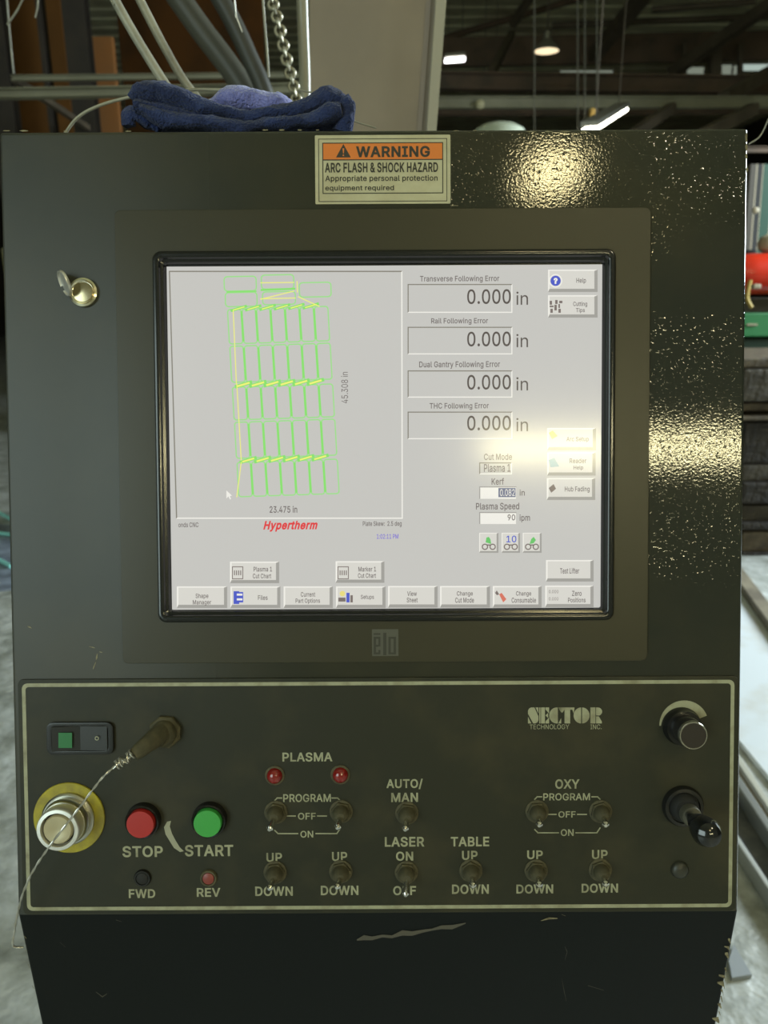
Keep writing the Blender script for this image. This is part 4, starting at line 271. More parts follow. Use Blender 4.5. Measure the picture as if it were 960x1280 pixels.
for ln in GLYPHS.split('\n'):
    num = [GA.index(ln[i]) * len(GA) + GA.index(ln[i + 1]) for i in range(1, len(ln), 2)]
    nv = num[1]; co = num[2:2 + 2 * nv]; fi = num[2 + 2 * nv:]
    FONT[ln[0]] = ((num[0] - 500) / 1000, [Vector(((co[2 * i] - 500) / 1000, (co[2 * i + 1] - 500) / 1000)) for i in range(nv)],
                   [tuple(fi[i:i + 3]) for i in range(0, len(fi), 3)])
def glyph(c, bold):
    adv, P, F = FONT[c]
    if not bold: return adv, P, F
    cnt = {}
    for f in F:
        for i in range(3):
            e = (f[i], f[(i + 1) % 3]); cnt[e] = cnt.get(e, 0) + 1
    nr = [[] for _ in P]
    for (i, j) in cnt:
        if (j, i) in cnt: continue
        d = (P[j] - P[i]).normalized(); q = Vector((d.y, -d.x)); nr[i].append(q); nr[j].append(q)
    out = []
    for p, l in zip(P, nr):
        if not l: out.append(p); continue
        m = sum(l, Vector((0, 0)))
        if m.length < 1e-6: out.append(p); continue
        m.normalize(); out.append(p + m * bold / max(m.dot(l[0]), .5))
    return adv + bold * 1.4, out, F
def text_geo(g, s, x0, y0, x1, y1, h=0.0, bold=0.0, shear=0.0, rot=False, org=(0, 0)):
    pts = []; fs = []; x = 0
    for c in s:
        if c == ' ': x += 0.187; continue
        adv, P, F = glyph(c, bold); k = len(pts)
        pts += [Vector((p.x + x + shear * p.y, p.y, 0)) for p in P]; fs += [tuple(i + k for i in f) for f in F]; x += adv
    if rot: pts = [Vector((-p.y, p.x, 0)) for p in pts]
    ax0 = min(p.x for p in pts); ax1 = max(p.x for p in pts); ay0 = min(p.y for p in pts); ay1 = max(p.y for p in pts)
    u0, _ = uv(x0, (y0 + y1) / 2, h); u1, _ = uv(x1, (y0 + y1) / 2, h); _, v0 = uv((x0 + x1) / 2, y1, h); _, v1 = uv((x0 + x1) / 2, y0, h)
    g.add([(u0 + (p.x - ax0) / (ax1 - ax0) * (u1 - u0), v0 + (p.y - ay0) / (ay1 - ay0) * (v1 - v0), h) for p in pts], fs)
    return g
def pr(x0, y0, x1, y1, h=0.0):
    """pixel rectangle -> panel rectangle (u0,u1,v0,v1)"""
    ym = (y0 + y1) / 2; xm = (x0 + x1) / 2
    return uv(x0, ym, h)[0], uv(x1, ym, h)[0], uv(xm, y1, h)[1], uv(xm, y0, h)[1]

# ------------------------------------------------------------------ palette
paint = mat('black_gloss_paint', (0.027, 0.029, 0.021), rough=0.16, col2=(0.040, 0.038, 0.024), nscale=6, bump=0.55, bscale=560, bdist=0.0006, spec=0.5)
nt_ = paint.node_tree                                   # the right half of the box was sprayed with a coarse hammered coat
bp_ = [n for n in nt_.nodes if n.type == 'BUMP'][0]; tc_ = [n for n in nt_.nodes if n.type == 'TEX_COORD'][0]
sx_ = nt_.nodes.new('ShaderNodeSeparateXYZ'); mr_ = nt_.nodes.new('ShaderNodeMapRange')
nt_.links.new(tc_.outputs['Object'], sx_.inputs[0]); nt_.links.new(sx_.outputs[2], mr_.inputs[0])
mr_.inputs[1].default_value = -0.02; mr_.inputs[2].default_value = 0.10; mr_.inputs[3].default_value = 0.02; mr_.inputs[4].default_value = 0.085
nt_.links.new(mr_.outputs[0], bp_.inputs['Strength'])
n3_ = nt_.nodes.new('ShaderNodeTexNoise'); n3_.inputs['Scale'].default_value = 420; n3_.inputs['Detail'].default_value = 1; nt_.links.new(tc_.outputs['Object'], n3_.inputs['Vector'])
m3_ = nt_.nodes.new('ShaderNodeMapRange'); m3_.inputs[1].default_value = 0.64; m3_.inputs[2].default_value = 0.78; m3_.inputs[4].default_value = 4.0; nt_.links.new(n3_.outputs[0], m3_.inputs[0])
ad_ = nt_.nodes.new('ShaderNodeMath'); ad_.operation = 'ADD'; nt_.links.new(bp_.inputs['Height'].links[0].from_socket, ad_.inputs[0]); nt_.links.new(m3_.outputs[0], ad_.inputs[1]); nt_.links.new(ad_.outputs[0], bp_.inputs['Height'])
m2_ = nt_.nodes.new('ShaderNodeMapRange'); nt_.links.new(sx_.outputs[2], m2_.inputs[0])
m2_.inputs[1].default_value = -0.25; m2_.inputs[2].default_value = 0.05; m2_.inputs[3].default_value = 0.42; m2_.inputs[4].default_value = 0.045
nt_.links.new(m2_.outputs[0], nt_.nodes['Principled BSDF'].inputs['Roughness'])
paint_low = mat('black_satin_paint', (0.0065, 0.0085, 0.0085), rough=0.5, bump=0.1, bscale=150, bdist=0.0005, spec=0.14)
bare = mat('worn_primer', (0.26, 0.23, 0.13), rough=0.6, col2=(0.10, 0.08, 0.04), nscale=200)
bezel_m = mat('bezel_brushed', (0.040, 0.036, 0.019), rough=0.36, metal=0.0, spec=0.38, bump=0.08, bscale=400, bdist=0.0003, stretch=(0.15, 1.5, 1))
rubber = mat('gasket_gloss', (0.012, 0.013, 0.013), rough=0.16, spec=0.5)
plate_m = mat('control_plate', (0.023, 0.024, 0.014), rough=0.45, col2=(0.044, 0.039, 0.020), nscale=14, lo=0.48, hi=0.75, spec=0.3, bump=0.1, bscale=900, bdist=0.0002)
print_m = mat('cream_print', (0.36, 0.36, 0.24), rough=0.5, col2=(0.22, 0.21, 0.13), nscale=60, lo=.45, hi=.7)
dust_m = mat('dusty_rubber', (0.068, 0.062, 0.036), rough=0.7, col2=(0.10, 0.088, 0.05), nscale=150, spec=0.3)
chrome = mat('chrome', (0.72, 0.71, 0.66), rough=0.16, metal=1.0)
steel = mat('brushed_steel', (0.50, 0.49, 0.43), rough=0.32, metal=1.0)
blackp = mat('black_plastic', (0.012, 0.012, 0.011), rough=0.25)
blackm = mat('black_matte', (0.010, 0.010, 0.009), rough=0.7)

# ================================================================== THE HALL
concrete = mat('concrete_floor', (0.24, 0.25, 0.22), rough=0.38, col2=(0.58, 0.60, 0.58), nscale=7, lo=.36, hi=.68, bump=0.8, bscale=22, bdist=0.01, detail=8)
floor = struct(G().box(-14, 14, -9, 34, -0.1, 0).build('floor', concrete))
roof_m = mat('roof_deck', (0.80, 0.78, 0.52), rough=0.8, col2=(0.5, 0.43, 0.28), nscale=0.6)
g = G()
for i in range(70):                                   # corrugated deck
    y = -9 + i * 0.62
    g.box(-14, 14, y, y + 0.44, 7.55, 7.63)
g.box(-14, 14, -9, 34, 7.63, 7.7)
struct(g.build('ceiling', roof_m))
wall_m = mat('hall_wall', (0.055, 0.045, 0.032), rough=0.85, col2=(0.09, 0.07, 0.045), nscale=0.7)
struct(G().box(-14, 14, 34, 34.2, 0, 7.63).build('wall_back', wall_m))
struct(G().box(-14.2, -14, -9, 34, 0, 7.63).build('wall_left', wall_m))
struct(G().box(14, 14.2, -9, 34, 0, 7.63).build('wall_right', wall_m))

dark_steel = mat('dark_roof_steel', (0.07, 0.055, 0.035), rough=0.7, col2=(0.11, 0.085, 0.055), nscale=3)
grey_steel = mat('grey_roof_steel', (0.24, 0.23, 0.15), rough=0.65, col2=(0.17, 0.16, 0.10), nscale=2)
brown_steel = mat('brown_roof_steel', (0.12, 0.075, 0.045), rough=0.7, col2=(0.07, 0.05, 0.03), nscale=3)

def beam_geo(g, a, b, w, h):
    a = Vector(a); b = Vector(b); d = (b - a).normalized()
    sd = d.cross(Vector((0, 0, 1))).normalized() if abs(d.z) < .95 else Vector((1, 0, 0))
    up = sd.cross(d)
    vs = [p + sd * sx * w / 2 + up * sz * h / 2 for p in (a, b) for sx, sz in ((-1, -1), (1, -1), (1, 1), (-1, 1))]
    g.add(vs, [(0, 1, 2, 3), (7, 6, 5, 4), (0, 4, 5, 1), (1, 5, 6, 2), (2, 6, 7, 3), (3, 7, 4, 0)])
    return g
def ibeam(name, a, b, w, h, m, label, cat='beam', group=None):
    a = Vector(a); b = Vector(b); d = (b - a).normalized()
    sd = d.cross(Vector((0, 0, 1))).normalized(); up = sd.cross(d)
    g = G(); t = h * 0.12
    beam_geo(g, a + up * (h / 2 - t / 2), b + up * (h / 2 - t / 2), w, t)
    beam_geo(g, a - up * (h / 2 - t / 2), b - up * (h / 2 - t / 2), w, t)
    beam_geo(g, a, b, w * 0.15, h - 2 * t)
    o = g.build(name, m)
    return tag(o, label, cat, group)
def px_m(n, y): return n * y / F_PX * 1.03
# long horizontal beams crossing behind the console
ibeam('steel_beam', atY(400, 129, 11), atY(1600, 127, 11), .12, px_m(11, 11), grey_steel, 'pale grey horizontal roof beam just above the console top at right')
ibeam('steel_beam', atY(400, 99.5, 13), atY(1600, 115, 13), .2, px_m(17, 13), brown_steel, 'dark brown horizontal girder above the pale grey beam at right')
ibeam('steel_beam', atY(400, 142, 12), atY(1600, 132, 12), .12, px_m(7, 12), brown_steel, 'thin reddish brown beam directly under the pale grey beam')
ibeam('steel_beam', atY(-500, 126, 6), atY(480, 109.5, 6), .1, px_m(9, 6), grey_steel, 'grey horizontal rail at upper left passing behind the towel')
ibeam('steel_beam', atY(15, 98, 7), atY(480, 93, 7), .06, px_m(5, 7), grey_steel, 'thin grey horizontal rail above the thicker rail at upper left')
ibeam('steel_beam', atY(930, 187, 7), atY(1010, 187, 7), .06, px_m(6, 7), brown_steel, 'narrow brown rail beside the console upper right corner')
# raking rafters
raft = [((985, -10), (838, 92), 13, 14.2, 16.2, 'long dark rafter rising to the upper right corner'),
        ((812, -15), (742, 70), 15, 14.2, 16.2, 'dark rafter rising left of the long upper right rafter'),
        ((985, 78), (905, 123), 11, 12.7, 11.3, 'short dark brace at the far right above the pale grey beam'),
        ((668, -12), (640, 32), 9, 16.0, 16.6, 'dark upright brace above the hanging lamp'),
        ((640, 42), (608, 104), 8, 16.0, 13.2, 'slim brown brace left of the hanging lamp'),
        ((942, 136), (880, 168), 10, 10.9, 10.2, 'dark brace meeting the console top near its right corner'),
        ((840, 134), (792, 168), 8, 10.93, 10.1, 'small dark brace right of the fluorescent tube')]
for (a, b, wpx, ya, yb, lab) in raft:
    pa = atY(a[0], a[1], ya); pb = atY(b[0], b[1], yb)
    tag(beam_geo(G(), pa, pb, px_m(wpx, 13), px_m(wpx, 13)).build('rafter', dark_steel), lab, 'rafter')
ibeam('purlin', atY(540, 52, 17.4), atY(735, -5, 17.4), .1, px_m(6, 15), brown_steel, 'sloping brown purlin behind the hanging lamp', 'purlin')
ibeam('purlin', atY(690, 32, 16), atY(1010, 18, 16), .1, px_m(5, 16), dark_steel, 'dark purlin crossing under the pale roof at upper right', 'purlin')
ibeam('purlin', atY(815, 12, 14), atY(945, 2, 14), .1, px_m(5, 14), dark_steel, 'uppermost dark purlin in the upper right corner', 'purlin')
# truss (lattice girder) with posts at the right
tr = thing('lattice_girder', 'dark lattice girder with square posts above the brown girder at right', 'girder', atY(560, 62, 17))
beam_geo(G(), atY(545, 66, 17), atY(1010, 56, 17), .1, px_m(28, 17)).build('chord', brown_steel, tr)
for x in (893, 855, 925):
    beam_geo(G(), atY(x, 55, 16.6), atY(x, 100, 16.6), px_m(12 if x == 893 else 5, 16), px_m(12 if x == 893 else 5, 16)).build('post', dark_steel, tr)
# clerestory window strip with panes
win = bpy.data.objects.new('window_1', None); C.objects.link(win); win.location = atY(790, 92, 18); struct(win)
pane_m = mat('clerestory_pane', (0.1, 0.1, 0.1), rough=0.3, emit=(0.30, 0.34, 0.27), es=0.62)
pane_b = mat('clerestory_pane_bright', (0.1, 0.1, 0.1), rough=0.3, emit=(0.5, 0.62, 0.55), es=0.75)
for (x0, x1, y0, y1, m) in ((700, 766, 88, 97, pane_m), (770, 818, 92, 97, pane_m), (835, 880, 84, 95, pane_m), (896, 915, 81, 95, pane_m), (926, 1000, 80, 88, pane_b), (917, 923, 82, 94, pane_m)):
    a = atY(x0, y1, 18); b = atY(x1, y0, 18)
    G().box(a.x, b.x, 18, 18.03, a.z, b.z).build('pane', m, win)
# upper-left: rusty sheet panels and dark columns
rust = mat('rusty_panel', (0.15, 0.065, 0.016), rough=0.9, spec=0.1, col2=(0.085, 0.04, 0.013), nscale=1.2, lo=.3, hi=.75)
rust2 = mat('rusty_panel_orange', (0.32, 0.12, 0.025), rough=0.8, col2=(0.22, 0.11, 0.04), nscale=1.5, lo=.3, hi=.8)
def panel(x0, x1, y0, y1, Y, m, name, lab, cat, d=0.08, group=None):
    a = atY(x0, y1, Y); b = atY(x1, y0, Y); ym = max(0, min(160, (y0 + y1) / 2)); a.x = atY(x0, ym, Y).x; b.x = atY(x1, ym, Y).x
    if y1 > 170: a.z = 0
    return tag(G().box(0, b.x - a.x, 0, d, 0, b.z - a.z).build(name, m, M=Matrix.Translation(a), bevel=0.01), lab, cat, group)
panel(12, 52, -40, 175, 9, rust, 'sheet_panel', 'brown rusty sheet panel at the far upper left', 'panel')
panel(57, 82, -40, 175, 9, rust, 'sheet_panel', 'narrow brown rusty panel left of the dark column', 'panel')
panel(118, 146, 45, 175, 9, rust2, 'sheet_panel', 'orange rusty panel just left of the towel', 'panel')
panel(150, 330, -40, 175, 10, mat('dark_brown_panel', (0.07, 0.028, 0.007), rough=.9, spec=.1, col2=(0.028, 0.015, 0.006), nscale=1), 'sheet_panel', 'wide dark brown panel behind the hanging cables', 'panel')  # darker brown than the neighbouring panels
for x0, x1, lab in ((-20, 9, 'dark steel column at the extreme upper left'), (52, 57, 'thin dark post between two rusty panels'), (84, 112, 'dark steel column between the rusty panels')):
    a = atY(x0, 80, 8.4); b = atY(x1, 80, 8.4); g = G(); ww = b.x - a.x; b.z = 7.55
    g.box(0, ww, 0, .02, 0, b.z).box(0, ww, .14, .16, 0, b.z).box(ww * .45, ww * .55, .02, .14, 0, b.z)
    tag(g.build('steel_column', mat('column_black', (.030, .022, .014), rough=.8, col2=(.018, .014, .01), nscale=3), M=Matrix.Translation((a.x, 8.4, 0))), lab, 'column')
tag(beam_geo(G(), atY(18, 99, 7.0), atY(110, 160, 8.38), .05, .05).build('diagonal_brace', dark_steel), 'dim diagonal brace below the thin rail at upper left', 'brace')

# ---- lamps
lamp_e = mat('lamp_glow', (0.8, 0.8, 0.8), emit=(1.0, 0.90, 0.50), es=60)
tube_e = mat('tube_glow', (0.8, 0.8, 0.8), emit=(1.0, 0.96, 0.78), es=9)
white_e = mat('far_lamp_glow', (0.8, 0.8, 0.8), emit=(1.0, 0.97, 0.95), es=5)
shade_m = mat('lamp_housing', (0.25, 0.24, 0.2), rough=0.4, metal=0.6)
def tube_light(a, b, r, label, em, n=2):
    a = Vector(a); b = Vector(b); d = (b - a).normalized(); sd = d.cross(Vector((0, 0, 1))).normalized()
    t = thing('fluorescent_light', label, 'light', (a + b) / 2)
    beam_geo(G(), a + Vector((0, 0, r * 2.4)), b + Vector((0, 0, r * 2.4)), r * 7, r * 2).build('housing', shade_m, t)
    for s in ((-1, 1) if n == 2 else (0,)):
        G().tube([a + sd * s * r * 1.9, b + sd * s * r * 1.9], r, 10).build('tube', em, t, smooth=True)
    for p in (a.lerp(b, .15), a.lerp(b, .85)): G().tube([p + Vector((0, 0, r * 3.2)), Vector((p.x, p.y, 7.6))], .006, 5).build('hanger', dark_steel, t)
    return t
tube_light(atY(736, 163, 7.5), atY(778, 137, 9.6), .022, 'bright fluorescent light seen just above the console top', tube_e)
tube_light(atY(556, 76, 14), atY(581, 74, 14), .025, 'far white strip light beside the tapered column', white_e)
tube_light(atY(602, 107, 15), atY(622, 105, 15), .02, 'tiny dim strip light below the hanging lamp', mat('dim_glow', (.3, .3, .3), emit=(.5, .42, .3), es=.6), n=1)
def high_bay(p, r, label, em, cable=1.5):
    t = thing('hanging_lamp', label, 'lamp', p)
    G().lathe([(r, 0), (r * 1.03, r * .06), (r * .55, r * .55), (r * .3, r * .8), (0.28 * r, r * 1.3), (r * .05, r * 1.35)], 28).build('shade', shade_m, t, Matrix.Translation(p), True)
    G().lathe([(r * .2, -r * .02), (r * .93, 0), (r * .93, r * .05)], 28).build('diffuser', em, t, Matrix.Translation(p), True)
    G().tube([Vector(p) + Vector((0, 0, r * 1.3)), Vector((p[0], p[1], 7.6))], .012, 6).build('cord', dark_steel, t)
    return t
high_bay(atY(683, 64, 13.2), .2, 'hanging lamp with a pale glowing rim seen against the dark roof', mat('bay_glow', (.5, .5, .5), emit=(1, .8, .5), es=1.3), 1.2)
# lamps behind the operator which the glossy paint and screen mirror
def mirror(px, py, D):
    u, v = uv(px, py); p = PM @ Vector((u, v, 0)); d = (p - CAM).normalized(); r = d - 2 * d.dot(PN) * PN
    return p + r * D
a = mirror(604, 561, 8.0); b = mirror(1010, 561, 8.0)
tube_light((a.x, a.y, a.z), (b.x, a.y, a.z), .045, 'long fluorescent light over the aisle behind the operator', lamp_e)
high_bay(mirror(690, 216, 6.0), .24, 'high bay lamp over the aisle behind the operator', mat('bay_warm', (.8, .8, .8), emit=(1.0, .84, .42), es=48), 1.9)
high_bay(mirror(1010, 60, 6.5), .2, 'second high bay lamp behind the operator, further right', mat('bay_warm2', (.8, .8, .8), emit=(1.0, .9, .6), es=140), 1.5)

# ================================================================== GANTRY COLUMN, HOSES, CABLES
col_m = mat('column_paint', (0.32, 0.262, 0.195), rough=0.6, col2=(0.25, 0.205, 0.155), nscale=2.5)
col_edge = mat('column_flange', (0.42, 0.39, 0.31), rough=0.55)
YC = 1.7
cr = thing('gantry_column', 'pale grey tapered gantry column rising behind the console top', 'column', (atY(470, 160, YC).x, YC, 0))
def quad_prism(pts_px, Y, depth, m, name, parent):
    f = [atY(x, y, Y) for x, y in pts_px]
    g = G().add(f + [p + Vector((0, depth, 0)) for p in f], [(0, 1, 2, 3), (7, 6, 5, 4), (0, 4, 5, 1), (1, 5, 6, 2), (2, 6, 7, 3), (3, 7, 4, 0)])
    return g.build(name, m, parent)
quad_prism([(385, -600), (390, 1090), (472, 1090), (590, -600)], YC, .12, col_m, 'web', cr)
quad_prism([(587, -600), (469, 1085), (475, 1085), (604, -600)], YC - .03, .18, col_edge, 'flange', cr)
quad_prism([(575, -600), (457, 1085), (462, 1085), (582, -600)], YC - .004, .01, mat('column_dark_strip', (.26, .22, .19), rough=.6), 'fold_strip', cr)  # slightly darker strip beside the flange

hose_m = mat('grey_hose', (0.34, 0.33, 0.25), rough=0.4, col2=(0.22, 0.21, 0.16), nscale=30)
def smooth_path(pts, n=6):
    out = []
    P = [Vector(p) for p in pts]; P = [P[0] * 2 - P[1]] + P + [P[-1] * 2 - P[-2]]
    for i in range(1, len(P) - 2):
        for k in range(n):
            t = k / n; a, b, c, d = P[i - 1:i + 3]
            out.append(0.5 * ((2 * b) + (c - a) * t + (2 * a - 5 * b + 4 * c - d) * t * t + (3 * b - a - 3 * c + d) * t ** 3))
    out.append(P[-2]); return out
def hang(name, pts, Y, rpx, m, lab, cat, n=10, Y2=None, up=1.3, down=False):
    w = [atY(x, y, Y + ((Y2 - Y) * i / (len(pts) - 1) if Y2 else 0)) for i, (x, y) in enumerate(pts)]
    if up and pts[0][1] < 0:
        d = (w[0] - w[1]).normalized(); w = [w[0] + d * .45 + Vector((0, 0, up - .45)), w[0] + d * .3] + w
    if down: w += [w[-1] + (w[-1] - w[-2]).normalized() * .1 + Vector((0, .04, -.25)), Vector((w[-1].x + .1, w[-1].y + .1, .3)), Vector((w[-1].x + .1, w[-1].y + .12, .01))]
    return tag(G().tube(smooth_path(w), rpx * Y / F_PX, n).build(name, m, smooth=True), lab, cat)
hang('hose', [(128, -30), (148, 8), (172, 50), (198, 92), (222, 128), (250, 175)], .95, 5.2, hose_m, 'outer of two pale hoses dropping behind the towel', 'hose', down=True)
hang('hose', [(160, -30), (181, 12), (205, 58), (228, 98), (252, 130), (280, 175)], .98, 4.8, hose_m, 'inner of two pale hoses dropping behind the towel', 'hose', down=True)
hang('cable', [(78, 172), (96, 148), (122, 133), (160, 122), (205, 115), (250, 112), (300, 114)], .78, 1.8, hose_m, 'thin pale cable arching over the left end of the towel', 'cable')
hang('hose', [(208, -25), (250, 35), (290, 88), (322, 140), (335, 175)], 2.1, 13, mat('dark_hose', (0.065, 0.063, 0.045), rough=.5), 'thick dark hose slanting down left of the chain', 'hose', down=True)
hang('hose', [(262, -25), (290, 25), (312, 72), (332, 120), (342, 175)], 1.98, 10, mat('dark_hose2', (0.045, 0.045, 0.034), rough=.5), 'second dark hose slanting beside the thick dark hose', 'hose', down=True)
hang('conduit', [(377, -25), (379, 40), (381, 90), (383, 175)], 1.3, 6.5, mat('milky_tube', (0.30, 0.29, 0.22), rough=.25), 'pale upright conduit at the left edge of the tapered column', 'conduit', down=True)
hang('wire', [(328, -10), (331, 30), (334, 65), (336, 97)], 1.2, 1.3, hose_m, 'short straight hanging wire left of the chain', 'wire')
hang('wire', [(292, -10), (295, 18), (303, 40)], 1.2, .9, steel, 'thin bent wire end above the dark hoses', 'wire')
hang('wire', [(32, -8), (22, 12), (9, 31)], 1.6, 1.0, hose_m, 'frayed wire end at the extreme upper left corner', 'wire')
hang('wire', [(48, -8), (47, 8), (44, 22)], 1.9, .9, hose_m, 'second short wire end near the upper left corner', 'wire')
hang('cord', [(8, -10), (12, 40), (17, 92)], 3.0, .8, hose_m, 'thin hanging cord with a small hook at upper left', 'cord')
hang('cord', [(961, 148), (950, 170), (936, 180)], 1.0, .8, hose_m, 'thin cord curving out from the console upper right corner', 'cord')
hang('wire', [(372, 112), (400, 119), (422, 134), (440, 150), (470, 160)], .76, .9, hose_m, 'thin wire lying over the right end of the towel', 'wire')
# chain
ct = thing('hoist_chain', 'worn chain hanging beside the pale upright conduit', 'chain', atY(371, 120, 1.25))
cp = smooth_path([atY(x, y, 1.25) for x, y in ((310, -500), (318, -300), (327, -120), (336, -20), (347, 25), (357, 70), (368, 112), (374, 150))], 5)
chm = mat('chain_metal', (0.30, 0.28, 0.2), rough=.4, metal=.7)
for i in range(len(cp) - 1):
    a, b = cp[i], cp[i + 1]; d = b - a; L = d.length * 0.72; m_ = (a + b) / 2; d.normalize()
    sd = d.cross(Vector((0, 1, 0))).normalized() if i % 2 else Vector((0, 1, 0)); q = []
    for k in range(12):
        t = 2 * math.pi * k / 12; q.append(m_ + d * math.cos(t) * L + sd * math.sin(t) * .0065)
    G().tube(q, .0028, 6, closed=True).build('link', chm, ct, smooth=True)
# distant round fittings
for (x, y, Y, r, col, lab, nm, cat) in ((600, 131, 10.93, 5, (0.5, .46, .28), 'small pale round fitting on the grey beam left of the tube light', 'round_fitting', 'fitting'),):
    tag(G().lathe([(px_m(r, Y), 0), (px_m(r, Y) * .9, .05), (px_m(r, Y) * .3, .08)], 20).build(nm, mat('fitting', col), M=Matrix.Translation(atY(x, y, Y)) @ Matrix.Rotation(R(90), 4, 'X'), smooth=True), lab, cat)
# pale dome behind console top
p = atY(624, 172, 5.0)
dm = thing('dome_cover', 'pale shallow dome peeking above the console top', 'dome', (p.x, p.y, 0))
G().lathe([(px_m(30, 5), 0), (px_m(27, 5), px_m(8, 5)), (px_m(18, 5), px_m(13, 5)), (px_m(6, 5), px_m(15.5, 5))], 24).build('cap', mat('dome', (.4, .44, .34), rough=.5), dm, Matrix.Translation(p), True)
G().lathe([(.12, 0), (.12, .01), (.03, .02), (.03, p.z)], 16).build('post', dark_steel, dm, Matrix.Translation((p.x, p.y, 0)))
panel(738, 744, 135, 152, 9, mat('yellow_block', (.45, .28, .06), rough=.6), 'hoist_block', 'small yellow block hanging left of the fluorescent light', 'hoist', d=.1)
for k, (xa, xb) in enumerate(((722, 722), (731, 731), (746, 746), (668, 668))):
    hang('chain_line', [(xa, -20), (xb, 60), (xa, 165)], 9, .7, mat('line_dark', (.09, .085, .06), rough=.6), ('thin vertical line left of the yellow block', 'thin vertical line above the yellow block', 'thin vertical line right of the yellow block', 'thin vertical line under the hanging lamp')[k], 'line', n=6)

# ================================================================== RIGHT BACKGROUND
green = mat('green_paint', (0.02, 0.16, 0.045), rough=0.5)
dgreen = mat('dark_green_paint', (0.004, 0.022, 0.007), rough=0.5)
tgreen = mat('teal_green_paint', (0.006, 0.055, 0.028), rough=0.5)
cream = mat('cream_plastic', (0.34, 0.29, 0.19), rough=0.5)
YM = 5.5
def pbox(x0, x1, y0, y1, Y, d, m, name, parent, bevel=.008, label=None):
    a = atY(x0, y1, Y); b = atY(x1, y0, Y); a.x = atY(x0, (y0 + y1) / 2, Y).x; b.x = atY(x1, (y0 + y1) / 2, Y).x
    return G().box(0, b.x - a.x, 0, d, 0, b.z - a.z).build(name, m, parent, Matrix.Translation(a), bevel=bevel, label=label)
mt = thing('green_machine', 'green machine with a dark lower body beyond the right edge of the console', 'machine', atY(970, 450, YM))
pbox(928, 1180, 390, 421, YM, .6, green, 'upper_body', mt)
pbox(928, 1180, 421, 450, YM + .04, .5, dgreen, 'lower_body', mt)
pbox(934, 947, 404.5, 407, YM - .01, .02, cream, 'stripe', mt, bevel=0)
pbox(928, 1180, 372, 391, YM + .2, .4, mat('machine_grey', (.09, .075, .055), rough=.7), 'deck', mt)
md = thing('slanted_guide', 'slanted dark guide with green side plates above the red tank', 'guide', atY(945, 310, YM + .8))
def slant(x0, x1, m, name, top=205, bot=318, dx=9, Y=YM + .8):
    f = [atY(x0 + dx, top, Y), atY(x0, bot, Y), atY(x1, bot, Y), atY(x1 + dx, top, Y)]
    G().add(f + [p + Vector((0, .1, 0)) for p in f], [(0, 1, 2, 3), (7, 6, 5, 4), (0, 4, 5, 1), (1, 5, 6, 2), (2, 6, 7, 3), (3, 7, 4, 0)]).build(name, m, md)
slant(930, 937, mat('guide_grey', (.05, .04, .025), rough=.6), 'side_strip')
slant(937, 938.5, cream, 'edge_strip'); slant(938.5, 945, blackm, 'channel'); slant(945, 946, cream, 'edge_strip'); slant(946, 958, tgreen, 'side_plate'); slant(958, 961, cream, 'edge_strip')
pr_ = atY(944, 263, YM + .7)
G().lathe([(.025, 0), (.022, .02), (.01, .026)], 16).build('bolt_head', cream, md, Matrix.Translation(pr_) @ Matrix.Rotation(R(90), 4, 'X'), True)
# red tank, lying
a = atY(930, 342, YM - .1); rt = thing('red_tank', 'rounded red tank behind the right edge of the console', 'tank', a)
red = mat('red_enamel', (0.50, 0.022, 0.006), rough=0.28)
rr = px_m(23, YM)
prof = [(rr * .2, -.02), (rr * .75, .02), (rr * .96, .09), (rr, .16), (rr, .75), (rr * .9, .86), (rr * .3, .92)]
G().lathe(prof, 36).build('shell', red, rt, Matrix.Translation(a + Vector((-.05, .15, 0))) @ Matrix.Rotation(R(90), 4, 'Y'), True)
pbox(942, 952, 355, 361, YM - .3, .05, cream, 'outlet', rt)
hang('hose', [(938, 350), (936, 358), (934, 372), (938, 382), (940, 384)], YM - .12, 2.2, mat('yellow_hose', (.45, .32, .07), rough=.5), 'short yellow hose hanging below the red tank', 'hose')
tag(G().lathe([(.02, -.03), (.065, 0), (.075, .04), (.06, .08), (.02, .10)], 20).build('cream_cap', cream, M=Matrix.Translation(atY(960, 312, YM + .1)), smooth=True), 'cream rounded cap standing above the red tank', 'cap')
pbox(926, 946, 312, 323, YM + .2, .1, blackm, 'mount', mt)
# stack of slabs
slab_l = mat('slab_tan', (0.105, 0.08, 0.045), rough=.7, col2=(.05, .036, .02), nscale=14, bump=.6, bscale=20, bdist=.02)
slab_g = mat('slab_grey', (0.055, 0.045, 0.028), rough=.8, col2=(.028, .022, .013), nscale=9, bump=.8, bscale=18, bdist=.03)
slab_d = mat('slab_dark', (0.024, 0.018, 0.010), rough=.8, col2=(.011, .008, .005), nscale=12, bump=.8, bscale=25, bdist=.03)
stack = [(446, 460, slab_l, 'topmost thin tan slab'), (460, 502, slab_g, 'thick grey slab second from the top'), (502, 514, slab_l, 'thin tan slab third from the top'),
         (519, 526, slab_l, 'very thin tan slab in the upper middle'), (526, 580, slab_d, 'thickest dark slab in the middle'), (580, 602, slab_g, 'ragged grey slab drawn for a highlight line'),  # the ragged grey layer puts a highlight line into a lighter slab
         (602, 630, slab_d, 'dark slab below the ragged grey one'), (630, 652, slab_g, 'dull grey slab in the lower part'), (652, 663, slab_d, 'thin dark slab in the lower part'),
         (663, 690, slab_l, 'tan slab above the lowest one'), (690, 712, slab_d, 'lowest dark slab')]
YS = 4.3
